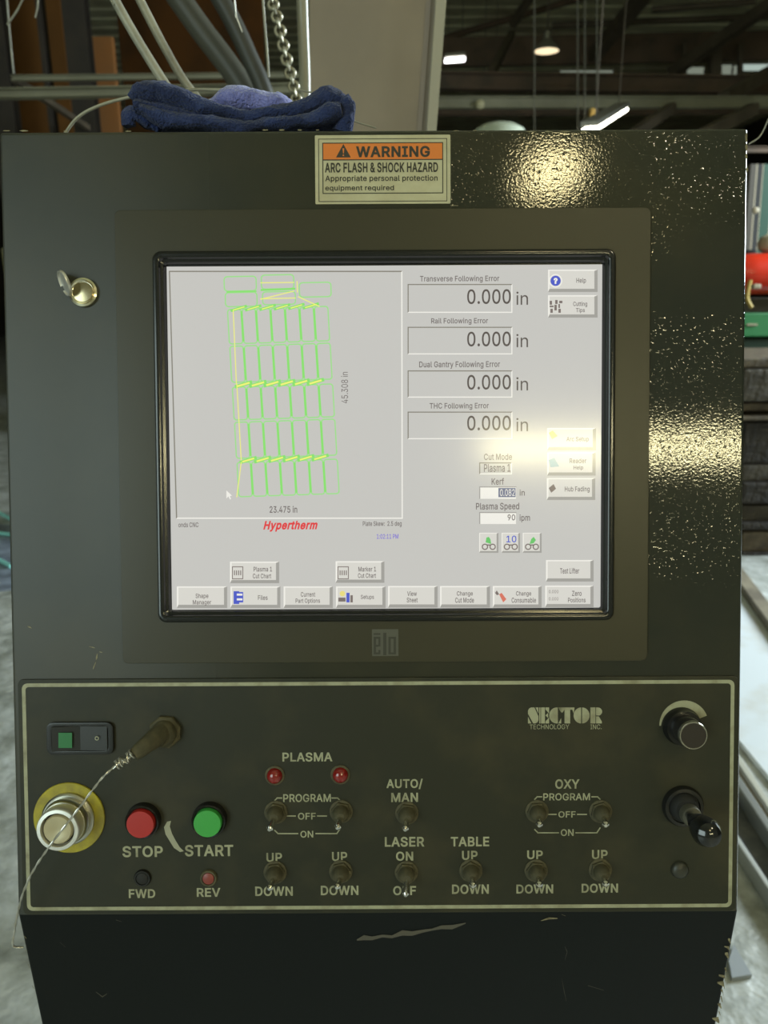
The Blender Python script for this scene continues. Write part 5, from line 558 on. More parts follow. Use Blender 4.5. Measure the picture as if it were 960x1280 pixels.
for i, (y0, y1, m, lab) in enumerate(stack):
    yy = YS + random.uniform(-.05, .05)
    a = atY(926 , y1, yy); b = atY(1230, y0, yy)
    if i == len(stack) - 1: a.z = 0
    L = b.x - a.x; g = G().box(0, L, 0, .8, 0, b.z - a.z - .002)
    o = g.build('stacked_slab', m, M=Matrix.Translation(a), bevel=.008)
    tag(o, lab + ' of the stack at the right edge', 'slab', 'stacked slabs at the right')
G().add([], [])
# white bed plate on the floor, curb and rail
white_plate = mat('painted_floor_plate', (0.62, 0.66, 0.68), rough=0.45, col2=(0.45, 0.40, 0.30), nscale=2.2, lo=.5, hi=.75)
def floor_slab(pts, h, m, name, bevel=.004):
    q = [atZ(x, y, h) for x, y in pts]
    c = sum(q, Vector()) / len(q); c.z = 0
    return G().prism([(p.x - c.x, p.y - c.y) for p in q][::-1], 0.0, h).build(name, m, M=Matrix.Translation(c), bevel=bevel)
tag(floor_slab([(915, 693), (1010, 815), (1010, 845), (915, 715)], .06, mat('curb_tan', (.22, .19, .13), rough=.6, col2=(.12, .10, .07), nscale=8), 'curb_beam'), 'brown curb beam on the floor below the slab stack', 'beam')
tag(floor_slab([(915, 716), (1010, 846), (1010, 1030), (915, 915)], .02, white_plate, 'floor_plate'), 'pale bluish plate on the floor between curb beam and rail', 'plate')
rl = thing('floor_rail', 'steel floor rail running diagonally past the console right edge', 'rail', atZ(945, 1010))
def rail_piece(y0a, y1a, h, m, name):
    # y at x=928 given; slope 1.5 px/px
    sl = 1.5
    q = [atZ(x, y + sl * (x - 928), h) for x, y in ((905, y0a), (1010, y0a), (1010, y1a), (905, y1a))]
    c = sum(q, Vector()) / 4; c.z = 0
    G().prism([(p.x - c.x, p.y - c.y) for p in q][::-1], 0.0, h).build(name, m, rl, Matrix.Translation(c), bevel=.003)
rail_piece(949, 962, .05, mat('rail_pale', (.42, .41, .34), rough=.45), 'rail_flange')
rail_piece(962, 975, .035, mat('rail_brown', (.22, .19, .14), rough=.5), 'rail_web')
rail_piece(975, 990, .07, mat('rail_head', (.38, .39, .37), rough=.3, metal=.6), 'rail_head')
rail_piece(990, 1052, .02, mat('rail_dark', (.07, .075, .075), rough=.6, col2=(.12, .12, .11), nscale=20), 'rail_bed')
rail_piece(1052, 1063, .05, mat('rail_pale2', (.36, .37, .34), rough=.45), 'rail_flange')
# debris
chip_m = mat('scrap_grey', (.25, .27, .28), rough=.6)
q = [atZ(x, y, .012) for x, y in ((917, 1180), (940, 1218), (915, 1222), (911, 1200))]
c = sum(q, Vector()) / 4; c.z = 0
tag(G().prism([(p.x - c.x, p.y - c.y) for p in q][::-1], 0, .012).build('scrap_plate', chip_m, M=Matrix.Translation(c)), 'small triangular scrap plate on the floor at lower right', 'scrap')
# left floor: cyan glints of light built as coloured tubes, plus a dark base
cy = mat('cyan_glint', (0.30, 0.75, 0.72), rough=.35)
for k, (a, b, lab) in enumerate((((-25, 628), (14, 649), 'upper cyan glint drawn on the floor at the left edge'), ((-25, 664), (14, 668), 'middle cyan glint drawn just below the upper one'), ((-25, 687), (14, 708), 'lower cyan glint drawn on the floor at the left edge'))):
    tag(G().tube([atZ(*a, .02), atZ(*b, .02)], .012, 8).build('floor_glint', cy, smooth=True), lab, 'hose')
tag(floor_slab([(-60, 655), (30, 655), (30, 735), (-60, 745)], .006, mat('blue_grey_patch', (.28, .33, .42), rough=.5, col2=(.12, .14, .18), nscale=7), 'floor_patch'), 'bluish grey patch on the floor at the left edge', 'sheet')  # thin bluish grey patch laid over the floor
a = atY(-90, 560, 3.6); b = atY(22, 60, 3.6)
tag(G().box(0, b.x - a.x - .02, 0, .4, 0, 1.75).build('dark_cabinet', mat('cabinet_dark', (.05, .048, .035), rough=.6, col2=(.12, .11, .04), nscale=5), M=Matrix.Translation((a.x, 4.6, 0)), bevel=.01), 'dim cabinet seen in the sliver left of the console', 'cabinet')

# ================================================================== CONTROL CONSOLE
uL = (uv(1, 200)[0] + uv(14, 850)[0] + uv(22, 1110)[0]) / 3
uR = (uv(935, 200)[0] + uv(926, 850)[0] + uv(923, 1110)[0]) / 3
vT = uv(480, 163)[1]; vB = uv(480, 1141)[1]
pT = PM @ Vector((0, vT, 0)); pB = PM @ Vector((0, vB, 0))
con = thing('control_console', 'black steel machine control console with touch screen and switch plate', 'console', (0, pB.y + .12, 0))
# profile in (y,z), extruded along x
low = Vector((0, pB.y + pB.z * math.tan(R(3.5)), 0.0))
prof = [(pT.y, pT.z), (pB.y, pB.z), (low.y, 0.0), (low.y + .24, 0.0), (pT.y + .24, pB.z - .02), (pT.y + .2, pT.z)]
SH = Matrix(((0, 0, 1, 0), (1, 0, 0, 0), (0, 1, 0, 0), (0, 0, 0, 1)))
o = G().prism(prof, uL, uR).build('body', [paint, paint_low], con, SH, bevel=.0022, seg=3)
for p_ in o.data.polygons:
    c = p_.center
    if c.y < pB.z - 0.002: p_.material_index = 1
# worn edges: small bare chips along the arrises
def chips(pts_px, name, wpx, lab, h=.00025, jit=2.0, m=bare, n=None):
    for (x, y, l, a) in pts_px:
        g = G(); k = 7; P = []
        for i in range(k * 2):
            t = i / (k * 2) * 2 * math.pi
            rx = l / 2 * math.cos(t) * random.uniform(.75, 1.1); ry = wpx / 2 * math.sin(t) * random.uniform(.5, 1.25)
            X = x + rx * math.cos(R(a)) - ry * math.sin(R(a)); Y = y + rx * math.sin(R(a)) + ry * math.cos(R(a))
            P.append(uv(X, Y, h))
        g.poly(P[::-1], h); g.build(name, m, con, PM, label=lab)
chips([(933, 172, 14, 90), (933, 184, 10, 90), (933, 195, 7, 90), (933.5, 212, 9, 90)], 'edge_wear', 3, 'bare pale metal where paint has chipped off')
chips([(8, 163.5, 10, 0), (30, 163.5, 12, 0), (82, 164, 6, 0), (160, 164, 8, 0), (332, 162.5, 8, 0), (352, 162.5, 7, 0), (375, 162.5, 6, 0), (397, 162.5, 5, 0), (570, 163.5, 8, 0), (594, 163, 6, 0), (664, 164.5, 14, 0), (686, 164.5, 12, 0), (706, 164.5, 14, 0), (730, 164.5, 10, 0)], 'edge_wear', 1.8, 'bare pale metal where paint has chipped off')
chips([(115, 809, 9, 12), (126, 815, 5, 20), (121, 821, 9, 100), (118, 832, 12, 110), (37, 784, 7, 25), (568, 257, 10, 0)], 'scratch', 1.6, 'fine pale scratches')

# pedestal scratches on the lower face
lowN = Vector((0, -math.cos(R(3.5)), -math.sin(R(3.5)))); LP = pB + lowN * .0004
def lowpt(px, py):
    d = ray(px, py); t = (LP - CAM).dot(lowN) / d.dot(lowN); return CAM + d * t
def low_chips(lst, w, m, name='scratch', label=None):
    for pts in lst:
        g = G(); A = []; B = []
        for i, (x, y) in enumerate(pts):
            ww = w * random.uniform(.35, 1.0) * (0.3 if i in (0, len(pts) - 1) else 1)
            A.append(lowpt(x, y - ww / 2)); B.append(lowpt(x, y + ww / 2))
        n = len(A); g.add(A + B, [(i, n + i, n + i + 1, i + 1) for i in range(n - 1)]); g.build(name, m, con, label=label)
dull = mat('dull_scratch', (.085, .078, .058), rough=.7)
low_chips([[(446, 1175), (455, 1172), (465, 1173), (478, 1170), (490, 1171), (503, 1166), (515, 1167), (528, 1164), (540, 1162), (552, 1159), (565, 1159), (582, 1154)]], 7, dull, label='long ragged grey scratch')
low_chips([[(676, 1151), (686, 1148), (697, 1148)], [(702, 1143), (707, 1145)]], 3.5, bare, label='small bare chips under the plate')
low_chips([[(706, 1183), (709, 1190), (706, 1200)], [(702, 1222), (705, 1238), (708, 1252)], [(735, 1232), (755, 1238)]], 3, dull)
low_chips([[(120, 1240), (128, 1246), (134, 1242)], [(75, 1178), (82, 1184)], [(145, 1150), (152, 1152)]], 2.5, dull)
edge = []
for y in range(1165, 1400, 9):
    x = 912.5 - (y - 1180) * .145
    if random.random() < .75 and y > 1172: edge.append([(x - random.uniform(2, 9), y), (x - 1, y + 2), (x + .2, y + random.uniform(4, 8))])
low_chips(edge, 8, bare, 'edge_wear', 'bare metal chips along the right edge')
low_chips([[(30, 1170), (33, 1173)], [(35, 1205), (37, 1210)], [(40, 1232), (43, 1236)]], 5, bare, 'edge_wear')

# ---- warning label
def flat_part(name, parent, m, pts, z, M=PM, label=None):
    return G().poly(pts, z).build(name, m, parent, M, label=label)
u0, u1, v0, v1 = pr(394, 169, 563, 255)
lab_w = mat('label_cream', (0.52, 0.49, 0.32), rough=.45, col2=(.46, .42, .26), nscale=40)
wl = G().prism(rrect(u0, u1, v0, v1, .0008, 2), 0, .0004).build('warning_label', lab_w, con, PM, label='cream warning label with orange header')
ink = mat('label_ink', (.035, .032, .022), rough=.5)
ZL = .0005
def outline(g, x0, y0, x1, y1, w, h):
    a0, a1, b0, b1 = pr(x0, y0, x1, y1, h); w *= S
    g.poly([(a0, b0), (a1, b0), (a1, b0 + w), (a0, b0 + w)], h); g.poly([(a0, b1 - w), (a1, b1 - w), (a1, b1), (a0, b1)], h)
    g.poly([(a0, b0 + w), (a0 + w, b0 + w), (a0 + w, b1 - w), (a0, b1 - w)], h); g.poly([(a1 - w, b0 + w), (a1, b0 + w), (a1, b1 - w), (a1 - w, b1 - w)], h)
a0, a1, b0, b1 = pr(403.5, 179, 554, 199, ZL)
flat_part('header_band', wl, mat('safety_orange', (0.72, 0.20, 0.03), rough=.45), [(a0, b0), (a1, b0), (a1, b1), (a0, b1)], ZL)
g = G(); outline(g, 398, 173, 559, 252, .9, ZL); outline(g, 403, 178, 554, 242, 1.1, ZL + .0001)
a0, a1, b0, b1 = pr(403.5, 199, 554, 200.3, ZL); g.poly([(a0, b0), (a1, b0), (a1, b1), (a0, b1)], ZL + .0001)
h = ZL + .0002
g.poly([uv(420, 196.7, h), uv(438.5, 196.7, h), uv(429.2, 180, h)], h)
g.build('border_lines', ink, wl, PM)
for s_, b_, k_ in (('WARNING', (445, 182.5, 537.5, 196.5), .03),
                   ('ARC FLASH & SHOCK HAZARD', (406, 203, 547.5, 215.5), .025),
                   ('Appropriate personal protection', (406.5, 219, 547, 228), .014),
                   ('equipment required', (406.5, 231.5, 492.5, 239.5), .014)):
    text_geo(G(), s_, *b_, h, bold=k_).build('lettering', ink, wl, PM)
g = G(); h += .0001
g.poly([uv(428.2, 185.5, h), uv(428.9, 192, h), uv(429.6, 192, h), uv(430.3, 185.5, h)], h)
g.poly([uv(428.4, 193.3, h), uv(428.4, 195, h), uv(430, 195, h), uv(430, 193.3, h)], h)
g.build('alert_mark', MATS['safety_orange'], wl, PM)

# ---- monitor bezel, gasket, screen
b0_, b1_, b2_, b3_ = uv(146, 262)[0], uv(815, 262)[0], uv(480, 827)[1], uv(480, 262)[1]
bL = (uv(146, 262)[0] + uv(152, 826)[0]) / 2; bR = (uv(815, 262)[0] + uv(806, 826)[0]) / 2
gL = (uv(190, 330)[0] + uv(201, 760)[0]) / 2; gR = (uv(766, 330)[0] + uv(768, 760)[0]) / 2
gT = uv(480, 314)[1]; gB = uv(480, 776)[1]
HB = .0022
g = G()
gw = .010
ring(g, rrect(bL, bR, b2_, b3_, .005, 5), rrect(gL + .002, gR - .002, gB + .002, gT - .002, .004, 5), -.002, HB)
bez = g.build('monitor_bezel', bezel_m, con, PM, bevel=.0006, smooth=True, label='flat olive black monitor bezel')
# gasket: rounded bead swept around, then step down to the glass
g = G()
prof = [(0.0, HB - .0005), (.0004, HB + .0022), (.0018, HB + .0040), (.0040, HB + .0044), (.0056, HB + .0036), (.0064, HB + .0018), (.0070, HB + .0016), (.0084, HB + .0012), (.0094, HB - .0004), (.0098, -.001)]
loops = [rrect(gL + d, gR - d, gB + d, gT - d, max(.0068 - d * .55, .0012), 6) for d, _ in prof]
n = len(loops[0]); vs = []
for (d, z), lp in zip(prof, loops): vs += [(x, y, z) for x, y in lp]
g.add(vs, [(j * n + i, j * n + (i + 1) % n, (j + 1) * n + (i + 1) % n, (j + 1) * n + i) for j in range(len(prof) - 1) for i in range(n)])
g.build('screen_gasket', rubber, con, PM, smooth=True, label='glossy black rounded gasket')
# elo style badge
badge_m = mat('badge_grey', (.085, .085, .065), rough=.4)
h = HB + .0003
g = G()
a0, a1, b0, b1 = pr(465, 786.5, 498, 820, h)
bdg = G().poly([(a0, b0), (a1, b0), (a1, b1), (a0, b1)], h).build('logo_badge', badge_m, bez, PM)
g = G(); h2 = h + .0002
def pxpoly(g, pts, h): g.poly([uv(x, y, h) for x, y in pts][::-1], h)
def pxbar(g, x0, y0, x1, y1, h): pxpoly(g, [(x0, y0), (x1, y0), (x1, y1), (x0, y1)], h)
pxbar(g, 467, 791.5, 475.5, 793.5, h2)                                    # macron
for q in ((467, 796, 470, 818), (470, 796, 475.5, 798.5), (473, 798.5, 475.5, 808), (470, 806, 473, 808.5), (470, 815.5, 475.5, 818), (473, 812.5, 475.5, 815.5)): pxbar(g, *q, h2)
pxbar(g, 479, 791, 483, 819, h2)
for q in ((485.5, 796, 488.5, 818), (488.5, 796, 492, 798.5), (492, 796, 495, 818), (488.5, 815.5, 492, 818)): pxbar(g, *q, h2)
g.build('logo_letters', mat('badge_dark', (.035, .034, .022), rough=.5), bez, PM)

sL = (uv(206.5, 333)[0] + uv(217, 767)[0]) / 2; sR = (uv(752.5, 335)[0] + uv(758, 769)[0]) / 2
sT = uv(480, 332)[1]; sB = uv(480, 769)[1]
scr = G().box(gL + .005, gR - .005, gB + .005, gT - .005, -.003, 0).build('screen', blackp, con, PM, label='bright touch screen showing the cutting software')
HS = .0002
bg = emat('lcd_grey', (205, 204, 199), .90)
G().poly([(sL, sB), (sR, sB), (sR, sT), (sL, sT)], HS).build('display_area', bg, scr, PM)
btn_f = emat('lcd_button_face', (228, 226, 218), .86); btn_l = emat('lcd_white', (246, 244, 236), .92); btn_s = emat('lcd_shadow', (172, 170, 164), .84)
txt = emat('lcd_text', (118, 110, 108), .85); dtx = emat('lcd_text_dark', (92, 84, 80), .85)
H1, H2, H3, H4 = HS + .00015, HS + .0003, HS + .00045, HS + .0006
# preview window frame
g = G(); 
def bevelbox(gl, gd, x0, y0, x1, y1, w, h, xb=0):
    """sunken frame: dark top/left, light bottom/right; xb = extra x shift of the bottom (perspective of tall boxes)"""
    pxpoly(gd, [(x0, y0), (x1, y0), (x1 - w, y0 + w), (x0 + w, y0 + w)], h)
    pxpoly(gd, [(x0, y0), (x0 + w, y0 + w), (x0 + w + xb, y1 - w), (x0 + xb, y1)], h)
    pxpoly(gl, [(x0 + xb, y1), (x0 + xb + w, y1 - w), (x1 + xb * .06 - w, y1 - w), (x1 + xb * .06, y1)], h)
    pxpoly(gl, [(x1, y0), (x1 + xb * .06, y1), (x1 + xb * .06 - w, y1 - w), (x1 - w, y0 + w)], h)
gl, gd = G(), G()
bevelbox(gl, gd, 211, 338.5, 503, 648.5, 1.5, H1, xb=9)
for (y0, y1) in ((355, 391), (408.5, 443), (463, 497), (514.5, 549)):
    bevelbox(gl, gd, 509.5, y0, 640.5, y1, 1.3, H1)
bevelbox(gl, gd, 599, 578, 640, 593, 1.3, H1)
gl.build('frame_highlight', btn_l, scr, PM); gd.build('frame_shadow', emat('lcd_line', (140, 136, 124), .84), scr, PM)
# white edit fields
for k, (y0, y1) in enumerate(((608, 623.5), (640, 655))):
    g = G(); pxbar(g, 599.5, y0 + 1, 645, y1, H1); f = g.build('edit_field', btn_l, scr, PM)
g = G()
for y0, y1 in ((608, 623.5), (640, 655)):
    pxbar(g, 599, y0, 645.5, y0 + 1.3, H2); pxbar(g, 599, y0, 600.3, y1, H2)
g.build('field_shadow', btn_s, scr, PM)
g = G(); pxbar(g, 623, 610, 644.5, 621.5, H2); g.build('selection', emat('lcd_select', (118, 124, 150), .85), scr, PM)
# lettering
g = G()
for s, b in (('Transverse Following Error', (525, 344.5, 624, 353.5)), ('Rail Following Error', (539, 397.5, 610, 406)), ('Dual Gantry Following Error', (524, 451.5, 625, 461)), ('THC Following Error', (537, 503.5, 611, 512.5)),
             ('Cut Mode', (605, 567, 640, 575)), ('Plasma 1', (605, 580, 638, 590)), ('Kerf', (614.5, 597.5, 630, 606)), ('in', (649.5, 612, 656, 619.5)), ('Plasma Speed', (595, 628.5, 649, 639)),
             ('90', (634.5, 643, 644, 650.5)), ('ipm', (649.5, 643, 662.5, 653)), ('23.475 in', (337, 632.5, 371.5, 641)), ('Plate Skew:  2.5 deg', (453.5, 651.5, 502, 659)), ('onds CNC', (223, 653, 248, 659)),
             ('Help', (720.5, 347.5, 732.5, 355)), ('Cutting', (716.5, 377, 734, 384)), ('Tips', (720, 385, 731, 391.5)), ('Reader', (712, 573, 733, 579)), ('Help', (717, 582, 729, 588)), ('Arc Setup', (708, 546, 736, 553)), ('Hub Fading', (706, 608, 737, 616)),
             ('Test Lifter', (700, 710, 724, 717)), ('Plasma 1', (317, 708.5, 340, 714.5)), ('Cut Chart', (316, 717, 339, 723)), ('Marker 1', (448, 708.5, 470, 714.5)), ('Cut Chart', (447.5, 716.5, 470, 722.5)),
             ('Shape', (244.5, 742, 260.5, 749)), ('Manager', (241, 750, 264, 757)), ('Files', (322.5, 744, 334.5, 750)), ('Current', (376, 740, 394, 746)), ('Part Options', (369.5, 748, 400, 755)), ('Setups', (451, 743.5, 467.5, 750)),
             ('View', (509, 739, 521, 745)), ('Sheet', (508.5, 747, 522, 753)), ('Change', (571, 739, 591, 746)), ('Cut Mode', (569, 747, 592.5, 753.5)), ('Change', (645, 739, 664, 746)), ('Consumable', (639.5, 747, 670, 753.5)), ('Zero', (715, 738.5, 727, 745)), ('Positions', (710, 747, 732, 753))):
    text_geo(G(), s, *b, H3, bold=.012).build('lettering', txt, scr, PM)
text_geo(G(), '45.308 in', 426.5, 465, 435, 504, H3, rot=True).build('lettering', txt, scr, PM)
for y in (361.5, 414.5, 468.5, 519.5):
    text_geo(G(), '0.000', 584, y, 638.5, y + 18.5, H3, bold=.008).build('readout_digits', dtx, scr, PM)
    text_geo(G(), 'in', 645.5, y + 3, 660, y + 19.5, H3).build('lettering', dtx, scr, PM)
text_geo(G(), '0.082', 625, 611.5, 643.5, 620, H3).build('selected_digits', btn_l, scr, PM)
text_geo(G(), 'Hypertherm', 329, 651, 397, 664.5, H3, bold=.035, shear=.3).build('red_lettering', emat('lcd_red', (226, 62, 66), .95), scr, PM)
text_geo(G(), '1:02:11 PM', 471, 667.5, 498, 673.5, H3, bold=.01).build('clock_digits', emat('lcd_violet', (120, 104, 214), .95), scr, PM)
# software buttons
BT = [(685, 337, 747, 365), (685, 369, 747, 397), (684, 535, 745, 563), (684, 565.5, 744.5, 594.5), (683.5, 597.5, 744, 625), (682.5, 700, 742, 727), (287.5, 702, 349, 729), (419.5, 701.5, 480.5, 728.5),
      (221, 733, 284, 760), (288, 733, 350.5, 760), (354.5, 733, 416, 760), (420, 733, 482, 760), (485, 732.5, 547, 759.5), (550, 732.5, 612.5, 759.5), (616, 732.5, 677, 759.5), (681.5, 732, 742, 759),
      (599, 666, 623, 691), (627, 666, 650, 691), (653.5, 666, 677, 691)]
for (x0, y0, x1, y1) in BT:
    g = G(); w = 4.0 if x1 - x0 > 30 else 2.2
    pxbar(g, x0 + w * .5, y0 + w * .4, x1 - w, y1 - w, H2); nf = len(g.f)
    pxpoly(g, [(x0, y0), (x1, y0), (x1 - w, y0 + w * .4), (x0 + w * .5, y0 + w * .4)], H1); pxpoly(g, [(x0, y0), (x0 + w * .5, y0 + w * .4), (x0 + w * .5, y1 - w), (x0, y1)], H1)
    n2 = len(g.f)
    pxpoly(g, [(x0, y1), (x0 + w * .5, y1 - w), (x1 - w, y1 - w), (x1, y1)], H1); pxpoly(g, [(x1, y0), (x1, y1), (x1 - w, y1 - w), (x1 - w, y0 + w * .4)], H1)
    o = g.build('screen_button', [btn_f, btn_l, btn_s], scr, PM)
    for i, p_ in enumerate(o.data.polygons): p_.material_index = 0 if i < nf else (1 if i < n2 else 2)
# icons
blue_i = emat('lcd_blue', (74, 88, 196)); green_i = emat('lcd_green_icon', (110, 204, 110), .9); grey_i = emat('lcd_icon_grey', (128, 116, 112), .85)
def disc(g, x, y, r, h, r2=0, n=20):
    u, v = uv(x, y, h); r *= S; r2 *= S
    if not r2: g.poly([(u + r * math.cos(2 * math.pi * i / n), v + r * math.sin(2 * math.pi * i / n)) for i in range(n)], h)
    else:
        for i in range(n):
            a, b = 2 * math.pi * i / n, 2 * math.pi * (i + 1) / n
            g.poly([(u + r2 * math.cos(a), v + r2 * math.sin(a)), (u + r * math.cos(a), v + r * math.sin(a)), (u + r * math.cos(b), v + r * math.sin(b)), (u + r2 * math.cos(b), v + r2 * math.sin(b))], h)
g = G(); disc(g, 694.5, 351, 6.3, H4); pxbar(g, 292, 739, 299, 755, H4); pxbar(g, 299, 740, 304, 753, H4); pxbar(g, 433, 741, 437, 753, H4)
text_geo(g, '10', 633, 669.5, 645.5, 678, H4, bold=.01)
g.build('blue_icon', blue_i, scr, PM)
g = G(); disc(g, 694.5, 351, 8.3, H3, 7); text_geo(g, '?', 692, 347.3, 697, 355, H4 + .0001, bold=.05)
pxbar(g, 296, 742, 303, 744.5, H4 + .0001); pxbar(g, 296, 748, 303, 750.5, H4 + .0001)
g.build('white_icon', btn_l, scr, PM)
g = G()
for x in (611, 638.5, 665):
    g = G(); disc(g, x - 4.8, 683.5, 4, H4, 2.6); disc(g, x + 4.8, 683.5, 4, H4, 2.6); pxbar(g, x - 3, 680.5, x + 3, 682, H4); g.build('wheels_icon', grey_i, scr, PM)
for x in (290, 422):
    g = G(); pxbar(g, x, 708, x + 14, 709, H3 + .0001); pxbar(g, x, 708, x + 1, 724, H3 + .0001); pxbar(g, x + 13, 708, x + 14, 724, H3 + .0001); pxbar(g, x, 723, x + 14, 724, H3 + .0001)
    for k in range(4): pxbar(g, x + 2.5 + k * 2.6, 713, x + 3.7 + k * 2.6, 719, H3 + .0001)
    g.build('chart_icon', grey_i, scr, PM)
g = G()
for q in ((687, 376, 690, 381), (694, 375, 697, 380), (699, 376, 703, 379), (688, 386, 691, 391), (693, 381, 696, 388), (698, 386, 701, 391), (687, 382, 692, 384), (698, 380, 700, 385)): pxbar(g, *q, H3)
g.build('grey_icon', grey_i, scr, PM)
g = G(); pxpoly(g, [(686, 610), (692, 605), (695, 611), (689, 616)], H3); g.build('grey_icon', grey_i, scr, PM)
for yy in (737.5, 746.5): text_geo(G(), '0.000', 686, yy, 698, yy + 4, H3).build('lettering', grey_i, scr, PM)
g = G(); pxpoly(g, [(607, 678), (608, 672), (611, 671), (613, 674), (614, 680)], H4); pxpoly(g, [(662, 680), (664, 674), (667, 671), (670, 675), (667, 679)], H4)
g.build('green_icon', green_i, scr, PM)
g = G(); pxpoly(g, [(624, 743), (627, 741), (633, 749), (629, 753)], H4); g.build('red_icon', emat('lcd_red_icon', (222, 120, 100), .9), scr, PM)
g = G(); pxpoly(g, [(616.5, 738), (619, 741), (621, 738), (624, 743), (621, 744)], H4); pxbar(g, 423, 747, 432, 752, H4); pxbar(g, 438, 744, 441, 753, H4); g.build('grey_icon', grey_i, scr, PM)
g = G(); disc(g, 428, 742, 3.5, H4); pxpoly(g, [(686, 541), (691, 538), (697, 545), (690, 549)], H4); g.build('yellow_icon', emat('lcd_yellow_icon', (236, 222, 130), .95), scr, PM)
g = G(); pxpoly(g, [(686, 575), (693, 572), (699, 583), (688, 584)], H4); g.build('blue_icon', emat('lcd_teal_icon', (160, 190, 196), .9), scr, PM)
g = G(); pxpoly(g, [(283, 613), (283, 623), (285.5, 620.5), (287.5, 624.5), (288.8, 623.8), (287.3, 620), (290, 619.5)], H4); g.build('cursor', btn_l, scr, PM)
# nested part drawing
def lrect(g, x0, y0, x1, y1, r, w, h, sk=0.0, tilt=0.0):
    """rounded outline with skew (x shifts with y) and tilt (y shifts with x)"""
    P = rrect(x0, x1, y0, y1, r, 3)
    pts = [(x + sk * (y - y0), y + tilt * (x - x0)) for x, y in P]; pts.append(pts[0]); pts = pts[::-1]
    q = [Vector(uv(x, y, h)) for x, y in pts]; g.strip(q, w * S, h)
g = G(); gb = G(); gy = G()
for q in ((280, 346, 320, 364), (326.5, 344, 367, 361.5), (281.5, 366, 321, 383.5), (328, 365, 369, 381), (374, 353.5, 413.5, 371.5)):
    lrect(g, *q, 4, 1.5, H2, .03, -.02)
rows = [(387, 430), (433, 478), (484, 525), (528, 573), (578, 621)]
for (y0, y1) in rows:
    for c_ in range(7):
        x = 284 + c_ * 18.1 + (y0 - 387) * .062
        lrect(g, x + .4, y0 - c_ * .6, x + 17.2, y1 - c_ * .6, 3.4, 1.5, H2, .055, -.03)
        if c_: 
            yy = y0 - c_ * .6
            gb.strip([Vector(uv(x - .2, yy + 4, H2)), Vector(uv(x - .2 + .055 * (y1 - y0), yy + (y1 - y0) - 4, H2))], 2.8 * S, H2 + .00005)
for (y0, y1) in rows[:2] + rows[2:4]: pass
pxl = lambda G_, a, b, w, h: G_.strip([Vector(uv(*a, h)), Vector(uv(*b, h))], w * S, h)
for ya, th in ((386, 1.3), (481, 2.3), (575.5, 2.1)):
    for c_ in range(6):
        x = 291 + c_ * 18 + (ya - 386) * .062 ; y = ya - c_ * .62
        pxl(gb, (x - 1, y + 2), (x + 16, y - 3), th + 2.2, H3); pxl(gy, (x + 1, y + 1.5), (x + 14, y - 2.3), th, H4)
for a, b in (((291.5, 388), (295.5, 480)), ((296, 480), (301.5, 575)), ((301.5, 578), (296, 621)), ((326, 353.5), (367, 353)), ((326, 374), (367, 364)), ((326, 373.5), (369, 372.5)), ((371.3, 352), (371.8, 365)), ((373, 371), (399, 383))):
    pxl(gy, a, b, 1.1, H4)
pxl(gb, (327, 362.5), (368, 361), 2.4, H3); pxl(gb, (284, 365), (320, 364), 1.6, H3)
g.build('part_outlines', emat('lcd_green', (158, 226, 140), .95), scr, PM); gb.build('part_borders', emat('lcd_green_strong', (138, 228, 112), .95), scr, PM); gy.build('cut_path', emat('lcd_yellow', (238, 240, 120), 1.0), scr, PM)

# ---- control plate
cL = (uv(24, 850)[0] + uv(29, 1138)[0]) / 2; cRt = (uv(922, 850)[0] + uv(918, 1134)[0]) / 2; cT = uv(480, 846.5)[1]; cB = uv(480, 1139.5)[1]
HP = .0016
plate = G().prism(rrect(cL, cRt, cB, cT, .004, 4), 0, HP).build('control_plate', plate_m, con, PM, bevel=.0005, smooth=True, label='matte dark control plate with cream border line')
lL = (uv(33, 857)[0] + uv(35, 1133)[0]) / 2; lR = (uv(915, 853)[0] + uv(911, 1128)[0]) / 2; lT = uv(480, 853.5)[1]; lB = uv(480, 1132.5)[1]
g = G(); lw = 4.6 * S
o1 = rrect(lL - lw / 2, lR + lw / 2, lB - lw / 2, lT + lw / 2, .0045, 5); o2 = rrect(lL + lw / 2, lR - lw / 2, lB + lw / 2, lT - lw / 2, .0025, 5); n = len(o1)
h = HP + .0001
g.add([(*p, h) for p in o1] + [(*p, h) for p in o2], [(i, (i + 1) % n, n + (i + 1) % n, n + i) for i in range(n)])
g.build('border_line', print_m, plate, PM)
g = G()
for s, b in (('PLASMA', (353, 940.5, 415.5, 952)), ('AUTO/', (483, 973.5, 528.5, 986.5)), ('MAN', (489, 991, 522.5, 1002.5)), ('LASER', (481, 1046, 530.5, 1058.5)), ('ON', (495, 1064.5, 516.5, 1076)), ('OFF', (491.5, 1107.5, 520, 1119)),
             ('UP', (333, 1066, 352.5, 1077.5)), ('DOWN', (319, 1108, 366, 1120)), ('UP', (415, 1065, 434, 1076.5)), ('DOWN', (401, 1107, 448, 1119)), ('TABLE', (563.5, 1046, 611.5, 1058)), ('UP', (577.5, 1063.5, 597, 1075)), ('DOWN', (565, 1105.5, 611, 1117.5)),
             ('UP', (659, 1063, 678.5, 1074)), ('DOWN', (645.5, 1105.5, 691.5, 1117)), ('UP', (740, 1062.5, 759.5, 1074)), ('DOWN', (727, 1104.5, 772.5, 1116)), ('OXY', (694, 974, 724.5, 986)),
             ('STOP', (153, 1057.5, 203.5, 1071.5)), ('START', (231, 1056, 291.5, 1070.5)), ('FWD', (161, 1111.5, 194, 1122.5)), ('REV', (246, 1110, 275.5, 1121))):
    text_geo(G(), s, *b, h, bold=.022).build('lettering', print_m, plate, PM)
